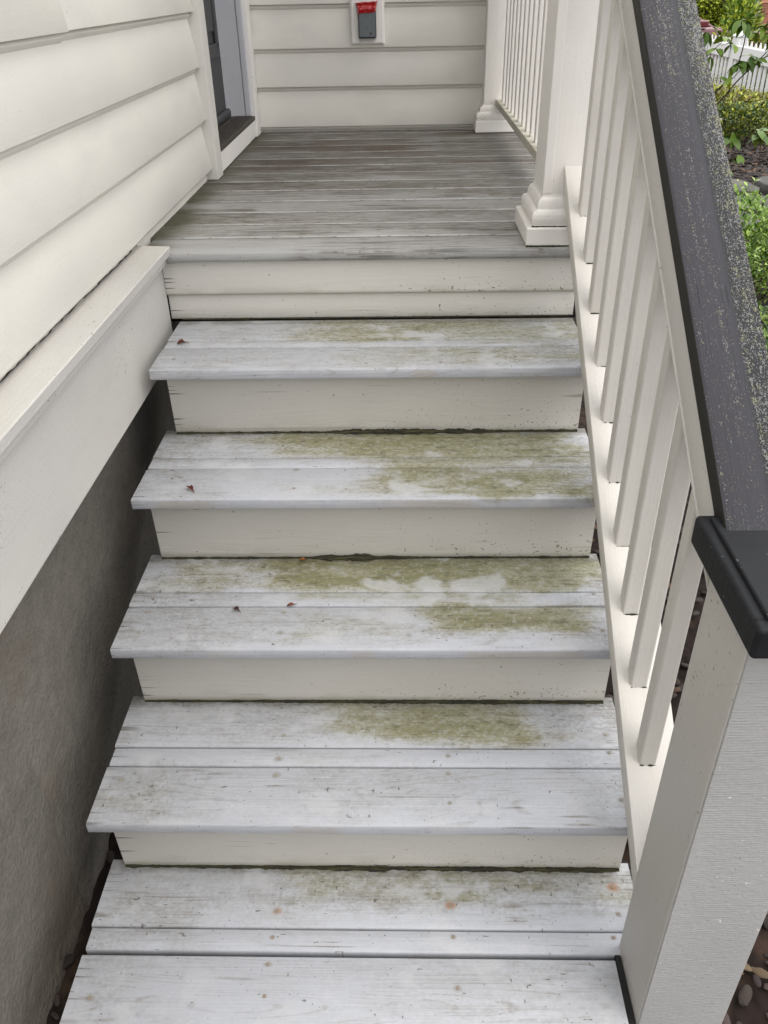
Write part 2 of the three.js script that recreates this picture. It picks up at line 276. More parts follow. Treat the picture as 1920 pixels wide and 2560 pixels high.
// ---------------------------------------------------------------- porch floor
{
  const pf = thing('porch_floor', 'worn grey painted porch floor boards running up to the back wall', 'porch floor', [0, 0, 0], null, 'structure');
  pf.position.set(0, 0, 0);
  const W = 1.20, D = 1.90;
  const pitches = [0.139, 0.138, 0.143, 0.142, 0.152, 0.14, 0.139, 0.14, 0.138, 0.139, 0.15, 0.15, 0.16, 0.2].map((p) => p * 0.986);
  const fronts = []; { let z = NOSE0; for (const p of pitches) { fronts.push(z); z -= p; } }
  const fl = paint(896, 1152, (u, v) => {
    const x = u * W - 0.6, z = BACK + v * D; // z from the wall to the nosing
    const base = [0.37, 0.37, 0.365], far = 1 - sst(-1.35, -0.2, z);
    let b = 0; while (b < 13 && z < fronts[b + 1]) b++; const bn = hash(b, 3, 750), fr = fronts[b] - z, bk = pitches[b] - fr;
    const gr = vn(x * 14 + b * 9, z * 500, 751) * 0.5 + vn(x * 34 + b * 5, z * 1000, 752) * 0.5;
    const m = fbm(x * 3 + b * 3, z * 9, 753, 5), f = fbm(x * 26 + b, z * 90, 754, 4), fine = vn(x * 420, z * 420, 755);
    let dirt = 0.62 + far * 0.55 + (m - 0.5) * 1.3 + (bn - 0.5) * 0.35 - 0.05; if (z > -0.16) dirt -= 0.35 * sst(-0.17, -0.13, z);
    const c = [...base]; mix3(c, [0.15, 0.135, 0.105], clamp(dirt) * clamp(0.35 + 0.75 * f + 0.35 * (vn(x * 60, z * 260, 780) - 0.5))); mix3(c, [0.06, 0.052, 0.038], sst(0.5, 0.72, fbm(x * 45, z * 160, 781, 3)) * clamp(dirt) * 0.5);
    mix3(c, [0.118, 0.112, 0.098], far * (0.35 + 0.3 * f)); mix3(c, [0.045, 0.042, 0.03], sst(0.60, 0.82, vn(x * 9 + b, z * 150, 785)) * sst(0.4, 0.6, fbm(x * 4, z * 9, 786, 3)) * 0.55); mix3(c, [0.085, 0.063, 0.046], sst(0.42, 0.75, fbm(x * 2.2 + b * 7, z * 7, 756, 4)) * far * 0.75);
    // worn dark streaks along the boards
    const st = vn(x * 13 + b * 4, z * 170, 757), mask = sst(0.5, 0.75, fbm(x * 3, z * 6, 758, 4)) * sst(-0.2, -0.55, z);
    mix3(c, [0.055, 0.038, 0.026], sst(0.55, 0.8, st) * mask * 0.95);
    mix3(c, [0.075, 0.06, 0.045], sst(0.8, 0.9, vn(x * 30, z * 420, 759)) * sst(0.42, 0.62, m) * 0.65);
    if (vn(x * 170, z * 240, 760) > 0.955) mix3(c, [0.07, 0.055, 0.035], 0.75);
    mix3(c, [0.45, 0.455, 0.46], sst(0.62, 0.8, fbm(x * 6 + 4, z * 14 + b * 3, 762, 4)) * 0.22); if (b) mix3(c, [0.47, 0.475, 0.48], (1 - sst(0.004, 0.011 + 0.006 * f, fr)) * (0.35 + 0.5 * vn(x * 20, b * 7, 771)) * (1 - far * 0.35)); mix3(c, [0.06, 0.05, 0.038], (1 - sst(0.004, 0.018, bk)) * (0.5 + 0.5 * vn(x * 60, b * 5, 772)) * (b < 13 ? 1 : 0)); if (b) mix3(c, [0.05, 0.042, 0.03], sst(0.7, 0.9, vn(x * 110, b * 3, 773)) * (1 - sst(0.0, 0.005, fr)) * 0.8);  // pale front edges paint in the light caught by the rounded board edges
    mix3(c, [0.07, 0.068, 0.04], clamp((1 - sst(-0.585, -0.50 + 0.05 * m, x)) * 1.2 * (0.3 + m)));
    const k = 0.94 + fine * 0.12; return [c[0] * k, c[1] * k, c[2] * k, 0.5 + (gr - 0.5) * 0.6, 0.5 + clamp(dirt) * 0.3 + f * 0.1];
  }, { bump: 0.0016 });
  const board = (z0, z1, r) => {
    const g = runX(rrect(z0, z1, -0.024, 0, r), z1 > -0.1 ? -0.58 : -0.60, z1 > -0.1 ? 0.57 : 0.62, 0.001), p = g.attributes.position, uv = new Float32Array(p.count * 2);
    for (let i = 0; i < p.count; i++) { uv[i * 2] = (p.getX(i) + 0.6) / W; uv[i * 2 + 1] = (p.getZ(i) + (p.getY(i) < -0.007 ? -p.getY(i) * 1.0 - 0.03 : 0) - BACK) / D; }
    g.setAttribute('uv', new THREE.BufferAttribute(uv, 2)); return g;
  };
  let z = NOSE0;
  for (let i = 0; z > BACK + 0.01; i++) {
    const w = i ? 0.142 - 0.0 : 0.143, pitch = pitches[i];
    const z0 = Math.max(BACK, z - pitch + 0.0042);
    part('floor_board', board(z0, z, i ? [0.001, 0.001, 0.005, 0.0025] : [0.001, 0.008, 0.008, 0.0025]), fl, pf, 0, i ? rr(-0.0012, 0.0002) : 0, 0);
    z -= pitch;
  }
  part('floor_joists', rbox(-0.6, 0.6, -0.20, -0.0255, BACK, -0.11, 0.001), new THREE.MeshStandardMaterial({ color: 0x1b1815, roughness: 1 }), pf);
}

// ---------------------------------------------------------------- steps
const steps = thing('porch_steps', 'five worn white timber steps stained with green algae', 'steps', [0, GROUND, 0.6]);
const SY = -GROUND, SZ = -0.6; // parts are laid out in porch coordinates and shifted into the group
const nailSpots = { 1: [[-0.47, 0.2], [0.15, 0.23], [-0.46, 0.1], [0.465, 0.06]], 2: [[-0.171, 0.486], [-0.174, 0.406], [-0.465, 0.411], [-0.471, 0.363], [-0.427, 0.437], [0.15, 0.41], [0.152, 0.48], [0.465, 0.33]], 3: [[-0.183, 0.746], [-0.184, 0.683], [-0.469, 0.746], [-0.467, 0.681], [-0.469, 0.633], [0.157, 0.75], [0.157, 0.669], [0.159, 0.621], [0.46, 0.738], [0.464, 0.624]], 4: [[0.158, 0.857], [0.15, 0.901], [0.148, 0.944], [0.148, 1.011], [0.466, 0.846], [0.465, 0.891], [0.464, 1.001], [-0.178, 0.851], [-0.476, 0.962], [-0.482, 1.005], [-0.18, 0.91], [-0.18, 0.95]], 5: [[-0.174, 1.114], [-0.175, 1.164], [-0.175, 1.267], [-0.474, 1.273], [0.459, 1.061], [0.458, 1.114], [0.44, 1.158], [-0.177, 1.213], [0.15, 1.1], [0.152, 1.16], [0.155, 1.25]] };
// stains of the real boards, plus painted rail shadow at the right ends: [s0, s1, t0, t1, strength], s across the step, t from the riser to the nosing
const ALG = {
  1: [[0.30, 0.97, 0.02, 0.5, 0.55], [0.70, 0.95, 0.6, 0.92, 0.5], [0.45, 0.72, 0.62, 0.98, 0.28]],
  2: [[0.30, 0.96, 0.06, 0.44, 0.95], [0.52, 0.75, 0.08, 0.40, 0.55], [0.50, 0.96, 0.44, 0.60, 0.62], [0.56, 0.93, 0.62, 0.97, 0.95], [0.70, 0.86, 0.68, 0.95, 0.5], [0.37, 0.55, 0.86, 0.97, 0.45], [0.1, 0.24, 0.1, 0.3, 0.35]],
  3: [[0.30, 0.95, 0.05, 0.41, 1.1], [0.36, 0.66, 0.08, 0.36, 0.85], [0.03, 0.24, 0.12, 0.42, 0.6], [0.36, 0.80, 0.43, 0.56, 0.45], [0.60, 0.93, 0.60, 0.84, 1.0], [0.34, 0.47, 0.68, 0.95, 0.45]],
  4: [[0.44, 0.84, 0.02, 0.40, 0.5], [0.55, 0.78, 0.12, 0.36, 0.45], [0.02, 0.14, 0.62, 0.95, 0.2], [0.28, 0.50, 0.5, 0.6, 0.3]],
  5: [[0.34, 0.96, 0.02, 0.28, 0.42]],
};
const GRM_SHADE = {  // right-end bands hold dirt and the painted shadow of the rail
  1: [[0, 1, 0, 1, 0.28], [0.94, 1.05, 0, 1, 0.9], [0.35, 0.65, 0.0, 0.5, 0.5], [0.7, 0.95, 0.6, 1, 0.4]],
  2: [[0, 1, 0, 0.5, 0.3], [0, 0.16, 0, 1, 0.5], [0.3, 0.55, 0, 0.3, 0.75], [0.92, 1.05, 0, 1, 0.75], [0.5, 0.97, 0.45, 1, 0.4]],
  3: [[0, 1, 0, 0.45, 0.25], [0, 0.26, 0, 1, 0.5], [0.92, 1.05, 0, 1, 0.65], [0.3, 0.62, 0.62, 0.98, 0.28], [0.6, 0.95, 0.58, 0.9, 0.4]],
  4: [[0, 1, 0, 0.42, 0.38], [0, 0.2, 0.55, 1, 0.55], [0.35, 0.7, 0.6, 0.95, 0.3], [0.93, 1.05, 0, 1, 0.5], [0.3, 0.66, 0.0, 0.12, 0.5]],
  5: [[0, 1, 0, 0.35, 0.34], [0.36, 1, 0, 0.35, 0.35], [0, 0.16, 0.25, 1, 0.42], [0.5, 1, 0.6, 1, 0.2], [0.3, 0.4, 0.1, 0.5, 0.25]],
};
const area = (L, s, t, wob) => { let r = 0; for (const [a, b, c, d, k] of L) { const e = 0.1, f = 0.085; r += k * sst(a - e, a + e, s + wob) * (1 - sst(b - e, b + e, s + wob)) * sst(c - f, c + f * 0.6, t + wob * 0.6) * (1 - sst(d - f, d + f * 0.6, t + wob * 0.6)); } return r; };
function treadMaterial(k) {
  const W = XR - XL, zb = RUN * k - 0.3188, D = 0.3188 + 0.026, S = 1000 + k * 50;
  return paint(1400, 480, (u, v) => {
    const x = u * W, z = v * D, t = v * D / 0.3188, b = t < 0.425 ? 0 : t < 0.585 ? 1 : 2;
    const bs = S + b * 7, c = [0.455, 0.47, 0.505];
    const wy = z + 0.012 * (fbm(x * 3, z * 6, bs, 2) - 0.5); // wavy grain
    const gr = vn(x * 7, wy * 330, bs + 1) * 0.55 + vn(x * 20, wy * 800, bs + 2) * 0.45;
    const fine = vn(x * 520, z * 520, S + 3), mid = fbm(x * 70, z * 110, S + 4, 3), big = fbm(x * 6, z * 10, S + 5, 5), wob = (fbm(x * 9, z * 16, S + 6, 4) - 0.5) * 0.26;
    const lumps = fbm(x * 190, z * 240, S + 8, 3);
    const g = area(GRM_SHADE[k], u, t, wob) * (0.25 + 1.5 * big) * 0.9, a = area(ALG[k], u, t, wob * 1.2) * (0.2 + 1.6 * fbm(x * 8 + 5, z * 22, S + 7, 5));
    const str = fbm(x * 16, wy * 95, bs + 30, 4), strF = vn(x * 30, wy * 420, bs + 31); // patches drawn out along the grain
    const tex = clamp(0.15 + 1.1 * (lumps - 0.25) + 0.8 * (str - 0.3) + 0.35 * (mid - 0.5) + 0.35 * (fine - 0.5), 0, 1.6);
    const soft = 0.34 + 0.58 * tex;
    const gA = 1 - Math.exp(-1.5 * (g + 0.09) * tex); mix3(c, [0.20, 0.187, 0.15], gA * 0.85);
    const aA = 1 - Math.exp(-1.25 * a * soft); mix3(c, [0.262, 0.246, 0.128], sst(0.0, 0.55, aA) * 0.68); mix3(c, [0.135, 0.132, 0.036], sst(0.22, 0.95, aA) * 0.74);
    mix3(c, [0.07, 0.066, 0.035], sst(0.52, 0.75, mid * 0.6 + strF * 0.4) * clamp(aA * 0.9 + gA * 0.55) * 0.6);
    mix3(c, [0.17, 0.15, 0.115], sst(0.70, 0.9, vn(x * 6, wy * 620, bs + 32)) * (0.15 + 0.6 * clamp(g + a)) * sst(0.35, 0.6, str) * 0.8);
    { const f0 = fbm(x * 1.1 + 3, z * 11 + k, bs + 33, 2), q = Math.abs(((f0 * 22) % 1) - 0.5) * 2; // flat-sawn figure
      const mk = sst(0.45, 0.62, fbm(x * 2.5, z * 5, bs + 34, 3)) * (b === 2 ? 1 : 0.5); mix3(c, [0.20, 0.165, 0.12], sst(0.72, 0.95, q) * mk * (0.15 + 0.65 * lumps) * sst(0.42, 0.62, vn(x * 22, z * 90, bs + 35)) * 0.62); }
    mix3(c, [0.44, 0.45, 0.46], sst(0.60, 0.78, fbm(x * 120 + 9, z * 170, S + 20, 3)) * clamp(aA + gA) * 0.35);
    // open grain checks and worn-through dashes
    const chk = vn(x * 9 + b * 3, wy * 240 + b, bs + 9), cm = sst(0.46, 0.7, fbm(x * 3.5, z * 12, bs + 10, 3));
    mix3(c, [0.13, 0.105, 0.075], sst(0.84, 0.95, chk) * cm * 0.55 * (0.5 + vn(x * 60, z * 300, bs + 11)));
    // end checks
    const ends = Math.max(1 - sst(0.0, 0.05, u), sst(0.955, 1.0, u)); mix3(c, [0.07, 0.055, 0.045], sst(0.80, 0.92, vn(x * 6, z * 330, bs + 12)) * ends * 0.7);
    mix3(c, [0.24, 0.23, 0.20], ends * 0.3 * lumps * (k === 5 ? 0.4 : 1));
    // grime line against the riser above
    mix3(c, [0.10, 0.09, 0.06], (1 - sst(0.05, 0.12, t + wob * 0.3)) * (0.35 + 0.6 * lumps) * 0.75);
    if (vn(x * 150, z * 200, S + 13) > 0.958 - 0.05 * Math.min(1, g)) mix3(c, [0.09, 0.075, 0.05], 0.75);
    // scuffed clean wipes
    mix3(c, [0.49, 0.495, 0.51], sst(0.60, 0.78, fbm(x * 14, z * 18, S + 14, 4)) * 0.6);
    // tawny stains on the nosing face
    if (t > 1.0) mix3(c, [0.40, 0.31, 0.20], sst(0.62, 0.76, fbm(x * 10, 3, S + 15, 3)) * 0.3);
    // rust round nails
    for (const [nx, nz] of nailSpots[k]) { const dx = x + XL - nx, dz = z + zb - nz, d = Math.hypot(dx * 0.75, dz) + (lumps - 0.5) * 0.006; if (d < 0.02) { if (k === 5 && [0, 8, 4].includes(nailSpots[5].findIndex((q) => q[0] === nx && q[1] === nz))) mix3(c, [0.30, 0.13, 0.04], (1 - sst(0.002, 0.011, d + wob * 0.03)) * 0.75); else mix3(c, [0.22, 0.19, 0.15], (1 - sst(0.003, 0.007, d + wob * 0.03)) * 0.45); } }
    const kf = 0.955 + fine * 0.09; const clean = 1 - clamp(gA + aA);
    return [c[0] * kf, c[1] * kf, c[2] * kf, 0.5 + (gr - 0.5) * (0.5 + 0.4 * cm) + (lumps - 0.5) * 0.5 * clamp(gA + aA), 0.36 + 0.12 * big + 0.4 * (1 - clean) - 0.1 * sst(0.94, 0.98, t) * clean];
  }, { bump: 0.0008, wrap: false });
}
function riserMaterial(i, H) {
  const S = 2000 + i * 40;
  return paint(1024, 176, (u, v) => {
    const x = u, y = v * H, c = i < 2 ? [0.64, 0.62, 0.57] : [0.545, 0.525, 0.48];  // upper two boards lighter: stronger light put into the same paint
    const gr = vn(x * 6, y * 300 + 40 * fbm(x * 2, y * 8, S, 3), S + 1) * 0.6 + vn(x * 18, y * 800, S + 2) * 0.4, big = fbm(x * 5, y * 14, S + 3, 5), fine = vn(x * 500, y * 500, S + 4);
    const k = 0.97 + (big - 0.5) * 0.10 + (fine - 0.5) * 0.04; c[0] *= k; c[1] *= k; c[2] *= k;
    const low = 1 - sst(0.0, 0.45, v), rightish = sst(0.3, 0.9, u);
    const sp = vn(x * 230, y * 260, S + 5); if (sp > 0.985 - 0.085 * low * (0.35 + rightish) - 0.03 * rightish) mix3(c, [0.10, 0.085, 0.065], 0.8);
    if (vn(x * 70, y * 120, S + 6) > 0.982) mix3(c, [0.12, 0.10, 0.08], 0.8);
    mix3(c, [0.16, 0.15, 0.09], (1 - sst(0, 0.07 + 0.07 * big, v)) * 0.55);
    mix3(c, [0.33, 0.31, 0.24], (1 - sst(0, 0.3, v)) * sst(0.45, 0.7, fbm(x * 12, y * 20, S + 7, 4)) * 0.4);
    mix3(c, [0.08, 0.06, 0.045], sst(0.86, 0.93, vn(x * 7, y * 210, S + 8)) * (1 - sst(0.01, 0.05, u)) * 0.8);
    mix3(c, [0.2, 0.17, 0.13], sst(0.95, 0.985, vn(x * 4, y * 260, S + 9)) * 0.6);
    return [c[0], c[1], c[2], 0.5 + (gr - 0.5) * 0.4, 0.5 + big * 0.15];
  }, { bump: 0.0012, rough: false, wrap: false, props: { roughness: 0.52 } });
}
for (let k = 1; k <= 5; k++) {
  const mat = treadMaterial(k), y = -RISE * k, zn = RUN * k, zb = zn - 0.3188, W = XR - XL, D = 0.3188 + 0.026;
  const bd = [[zb, zn - 0.1815, [0.001, 0.001, 0.004, 0.002]], [zn - 0.178, zn - 0.1345, [0.001, 0.001, 0.004, 0.0025]], [zn - 0.1308, zn, [0.001, 0.0035, 0.004, 0.003]]];
  if (k === 5) { bd[1][1] -= 0.003; bd[2][0] += 0.002; }
  bd.forEach(([z0, z1, r], i) => {
    const x1 = k === 5 && i === 2 ? 0.434 : XR + rr(-0.003, 0.001);
    const g = runX(rrect(z0, z1, -0.0245, 0, r), XL + rr(-0.002, 0.003), x1, 0.001), p = g.attributes.position, uv = new Float32Array(p.count * 2);
    for (let q = 0; q < p.count; q++) { uv[q * 2] = (p.getX(q) - XL) / W; uv[q * 2 + 1] = (p.getZ(q) - zb - Math.min(0, p.getY(q) + 0.004) * (i === 2 ? 1 : 0)) / D; }
    g.setAttribute('uv', new THREE.BufferAttribute(uv, 2));
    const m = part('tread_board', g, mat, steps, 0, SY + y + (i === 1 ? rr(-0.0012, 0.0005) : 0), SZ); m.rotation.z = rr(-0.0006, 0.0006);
  });
  // nails: small sunken heads, joined
  const heads = nailSpots[k].map(([nx, nz]) => { const g = new THREE.CylinderGeometry(0.0034, 0.0034, 0.0016, 10); g.translate(nx, y + 0.0003, nz); return g; });
  stuff(part('nail_heads', mergeGeometries(heads), new THREE.MeshStandardMaterial({ color: k === 5 ? 0x968a7c : 0x9a968c, roughness: 0.7, metalness: 0.3 }), steps, 0, SY, SZ));
}
{
  const uvR = (g, x0, W, y0, H) => { const p = g.attributes.position, uv = new Float32Array(p.count * 2); for (let i = 0; i < p.count; i++) { uv[i * 2] = clamp((p.getX(i) - x0) / W, 0.001, 0.999); uv[i * 2 + 1] = clamp((p.getY(i) - y0) / H, 0.005, 0.995); } g.setAttribute('uv', new THREE.BufferAttribute(uv, 2)); return g; };
  // porch face: fascia over a lower board
  part('riser', uvR(runX(rrect(-0.085, -0.058, -0.113, -0.026, [0.003, 0.003, 0.001, 0.001]), -0.5385, 0.5, 0.001), -0.54, 1.04, -0.113, 0.09), riserMaterial(0, 0.09), steps, 0, SY, SZ);
  part('riser', uvR(runX(rrect(-0.095, -0.0685, -0.178, -0.1145, [0.001, 0.001, 0.001, 0.001]), -0.538, 0.5, 0.001), -0.54, 1.04, -0.18, 0.07), riserMaterial(1, 0.07), steps, 0, SY, SZ);
  for (let k = 2; k <= 5; k++) {
    const zf = RUN * (k - 1) - 0.0399, y0 = -RISE * k + 0.0015, y1 = -RISE * (k - 1) - 0.026;
    const g = runX([[zf - 0.02, y0], [zf, y0], [zf + 0.006, y1], [zf - 0.014, y1]], -0.4856, 0.4807, 0.0012);
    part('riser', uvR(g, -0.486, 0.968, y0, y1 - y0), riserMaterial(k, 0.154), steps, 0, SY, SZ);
  }
  const am = { 1: (t) => 0.0022, 2: (t) => 0.0035 + 0.007 * sst(0.35, 0.5, t) * (1 - sst(0.55, 0.95, t)), 3: (t) => 0.003 + 0.007 * sst(0.34, 0.42, t) * (1 - sst(0.44, 0.62, t)) , 4: (t) => 0.003 + 0.0018 * sst(0.2, 0.5, t), 5: (t) => 0.0032 + 0.002 * sst(0.1, 0.6, t) };
  for (let k = 1; k <= 5; k++) stuff(part('moss', mossStrip(k === 1 ? -0.51 : -0.484, k === 1 ? 0.49 : 0.479, -RISE * k, k === 1 ? -0.0685 : RUN * (k - 1) - 0.0395, am[k]), mossMat, steps, 0, SY, SZ));
  // stringers and a black strip added as shade in the gap beside the cut-back bottom board
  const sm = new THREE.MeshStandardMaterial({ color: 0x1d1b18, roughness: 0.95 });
  for (const x of [-0.4825, -0.02, 0.44]) {
    const p = [[-0.08, -0.2]]; for (let k = 1; k <= 5; k++) { p.push([RUN * (k - 1) - 0.062, -RISE * k - 0.026]); p.push([RUN * k - (k < 5 ? 0.062 : 0.02), -RISE * k - 0.026]); }
    p.push([RUN * 5 - 0.02, GROUND], [RUN * 5 - 0.35, GROUND], [-0.08, -0.46]);
    const q = p.filter((v, i) => i !== 0); q.unshift([-0.08, -0.206]);
    part('stringer', runX(q.reverse(), x, x + 0.038, 0), sm, steps, 0, SY, SZ);
  }
  part('gap_shadow_strip', rbox(0.4355, 0.4455, -0.93, -0.9015, 1.172, 1.335, 0.001), new THREE.MeshStandardMaterial({ color: 0x0c0c0c, roughness: 0.7 }), steps, 0, SY, SZ);
}

// ---------------------------------------------------------------- porch columns and level railing
function columnBase(R0, R1, y0, y1) { // mitred ogee, square on plan
  const pr = [[0, y0], [R0, y0], [R0, y0 + 0.002]], d = R0 - R1, h = y1 - y0;
  for (let i = 0; i <= 8; i++) { const t = -1.2 + (i / 8) * 2.5; pr.push([R0 - d * 0.28 + d * 0.28 * Math.cos(t), y0 + h * 0.26 + h * 0.24 * Math.sin(t)]); }
  pr.push([R0 - d * 0.42, y0 + h * 0.52]);
  for (let i = 0; i <= 7; i++) { const t = (i / 7) * 1.5; pr.push([R0 - d * 0.5 - d * 0.42 * (1 - Math.cos(t)), y0 + h * 0.55 + h * 0.36 * Math.sin(t)]); }
  pr.push([R1 + 0.001, y0 + h * 0.96], [R1 + 0.001, y1], [0, y1]);
  const g = new THREE.LatheGeometry(pr.map(([r, y]) => new THREE.Vector2(r * Math.SQRT2, y)), 4); g.rotateY(Math.PI / 4);
  return metreUV(toCreasedNormals(g.toNonIndexed(), 0.5), 0);
}
function column(label, z, half, back) {
  const t = thing('porch_column', label, 'column', [0.4845, 0, z]);
  const s = part('shaft', back ? rbox(-half, half, 0.001, 2.92, -0.065, 0.046, 0.004) : rbox(-half, half, 0.001, 2.92, -half, half, 0.004), TRIM, t);
  if (back) {
    const b = columnBase(0.112, half, 0.046, 0.106); b.translate(0, 0, -0.037); part('base_moulding', b, TRIM, t);
    part('plinth', rbox(-0.116, 0.116, 0.001, 0.0455, -0.06, 0.082, 0.004), TRIM, t);
  } else {
    part('base_moulding', columnBase(0.1085, half, 0.0445, 0.113), TRIM, t);
    part('plinth', rbox(-0.1205, 0.1205, 0.001, 0.044, -0.1205, 0.1205, 0.004), TRIM, t);
    for (const [x0, x1] of [[-half - 0.0015, -half + 0.02]]) part('corner_board', rbox(x0, x1, 0.1135, 2.40, half - 0.02, half + 0.0015, 0.003), TRIM, t);
  }
  return t;
}
column('square white porch column with moulded base at the top of the steps', -0.1735, 0.0825, false);
column('white half column against the back wall, at the far end of the railing', -1.909, 0.0825, true);
{
  const t = thing('porch_railing', 'level white porch railing between the two columns with mossy bottom rail', 'railing', [0.484, 0, -1.05]);
  const Z = 1.05, X = -0.484;
  part('bottom_rail', rbox(0.452, 0.518, 0.100, 0.126, -1.862, -0.257, 0.003), MOSSY, t, X, 0, Z);
  part('top_rail', rbox(0.445, 0.525, 0.80, 0.85, -1.862, -0.257, 0.006), TRIM, t, X, 0, Z);
  const b = rbox(-0.0155, 0.0155, 0.124, 0.802, -0.0155, 0.0155, 0.003);
  for (let i = 0; i < 14; i++) part('baluster', b, TRIM, t, 0.484 + X + rr(-0.0008, 0.0008), 0, -1.76 + i * 0.1105 + Z);
}

// ---------------------------------------------------------------- stair railing
{
  const t = thing('stair_railing', 'sloping white stair railing with lichen spotted dark handrail and capped newel post', 'railing', [0.516, GROUND, 1.24]);
  const o = [-0.516, -GROUND, -1.24];
  const add = (n, g, m) => part(n, g, m, t, ...o);
  // newel: sides smooth, front face with saw ridges
  const NEWEL = paint(512, 1024, (u, v) => {
    const y = v * 1.1, x = u * 0.14, wv = y * 213 + 1.2 * fbm(x * 12, y * 5, 810, 3) * 2, rid = 0.5 + 0.5 * Math.sin(wv * Math.PI * 2), big = fbm(x * 10, y * 5, 812, 4), fine = fbm(x * 240, y * 300, 813, 2);
    const br = vn(x * 60, y * 200, 815); const c = [0.44, 0.435, 0.425], k = 0.95 + (big - 0.5) * 0.12 + (fine - 0.5) * 0.1 + (rid - 0.5) * 0.03; c[0] *= k; c[1] *= k; c[2] *= k;
    if (vn(x * 140, y * 200, 816) > 0.965) mix3(c, [0.2, 0.18, 0.15], 0.6); if (vn(x * 120, y * 160, 817) > 0.972) mix3(c, [0.85, 0.83, 0.8], 0.7);
    mix3(c, [0.3, 0.27, 0.22], sst(0.9, 0.97, vn(x * 40, y * 8, 818)) * 0.3);
    return [c[0], c[1], c[2], rid * (0.1 + 0.7 * br * br) + fine * 0.6, 0.55];
  }, { bump: 0.0006, rough: false, props: { roughness: 0.5 } });
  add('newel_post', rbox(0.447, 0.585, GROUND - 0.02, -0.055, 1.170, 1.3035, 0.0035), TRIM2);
  const fr = new THREE.PlaneGeometry(0.134, 1.04, 1, 1); fr.translate(0.516, -0.575, 0);
  add('newel_face', metreUV(rbox(0.4485, 0.5835, GROUND - 0.02, -0.055, 1.3025, 1.3065, 0.0015), 0), NEWEL);
  { const g = t.children.at(-1).geometry, p = g.attributes.position, uv = g.attributes.uv; for (let i = 0; i < p.count; i++) uv.setXY(i, (p.getX(i) - 0.446) / 0.14, (p.getY(i) - GROUND) / 1.1); }
  // post cap: two steps and a flat top
  const CAP = paint(512, 512, (u, v) => {
    const x = u * 0.5, y = v * 0.5, n = fbm(x * 30, y * 30, 830, 4), g = vn(x * 400, y * 9, 831), k = 0.8 + n * 0.4; const c = [0.016 * k, 0.017 * k, 0.019 * k];
    if (vn(x * 160, y * 160, 832) > 0.975) mix3(c, [0.4, 0.4, 0.4], 0.5); mix3(c, [0.007, 0.007, 0.007], sst(0.93, 0.97, vn(x * 75, y * 5, 833)) * 0.9);
    return [c[0], c[1], c[2], g * 0.7 + n * 0.3, 0.4 + n * 0.2];
  }, { bump: 0.0004, rough: false, rep: [2, 2], props: { roughness: 0.6, specularIntensity: 0.35 } });
  const cap = add('post_cap', rbox(0.430, 0.614, -0.0545, -0.0125, 1.126, 1.345, 0.006, 3, 2), CAP);
  part('cap_top', rbox(0.4435, 0.6005, -0.018, -0.0065, 1.1395, 1.3315, 0.003, 2, 2), CAP, cap);
  // rails; line(z) gives the top of the bottom rail
  const line = (z) => 0.173 + SL * 1.012 * (z + 0.082), Z0 = -0.0895, Z1 = 1.1705;
  const slope = (dy0, dy1, z0 = Z0, z1 = Z1) => [[z0, line(z0) + dy0], [z1, line(z1) + dy0], [z1, line(z1) + dy1], [z0, line(z0) + dy1]];
  add('bottom_rail', metreUV(runX(slope(-0.046, 0), 0.447, 0.538, 0.0025), 2), RAILTRIM);
  const UP = 0.518 - line(0.359); // foot of the dark cap over the bottom rail
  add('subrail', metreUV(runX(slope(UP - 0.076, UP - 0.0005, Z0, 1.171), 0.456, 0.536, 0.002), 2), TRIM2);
  add('bead', metreUV(runX(slope(UP - 0.079, UP - 0.0745, Z0, 1.17), 0.4535, 0.46, 0.001), 2), TRIM2);
  const LICH = paint(2048, 256, (u, v) => {
    const x = u * 1.6, y = v * 0.1; // v across the rail
    const right = sst(0.56, 0.66, v), c = mix3([0.044, 0.0428, 0.049], [0.025, 0.0255, 0.0275], right);
    const gr = vn(x * 8, y * 700, 850) * 0.5 + vn(x * 20, y * 1500, 851) * 0.5, big = fbm(x * 5, y * 40, 852, 4), up = 1 - sst(0.15, 1.1, x);
    const k = 0.82 + big * 0.25 + gr * 0.12; c[0] *= k; c[1] *= k; c[2] *= k;
    if (v < 0.045) return [0.022, 0.021, 0.018, gr, 0.6];
    const dens = 0.02 + 0.10 * right + 0.05 * up + 0.07 * sst(0.5, 0.75, fbm(x * 3, y * 150, 853, 4)) - 0.09 * sst(0.52, 0.6, v) * (1 - sst(0.6, 0.68, v)) - 0.06 * (1 - sst(0.05, 0.12, v));
    const col = fbm(x * 90, y * 260, 858, 2), l = vn(x * 640, y * 900, 854) * 0.62 + vn(x * 1100, y * 1300, 855) * 0.38;
    const li = sst(0.80 - dens * 1.9 - (col - 0.5) * 0.25, 0.87 - dens * 1.9 - (col - 0.5) * 0.25, l);
    mix3(c, vn(x * 150, y * 200, 856) > 0.62 ? [0.30, 0.30, 0.21] : [0.27, 0.27, 0.26], li * 0.66);
    mix3(c, [0.012, 0.012, 0.012], sst(0.955, 0.98, vn(x * 6, y * 330, 857)) * 0.8 * (1 - li));
    return [c[0], c[1], c[2], gr * 0.4 + li * 0.6, 0.66 + li * 0.3 + big * 0.15];
  }, { bump: 0.0015, wrap: false, props: { specularIntensity: 0.5 } });
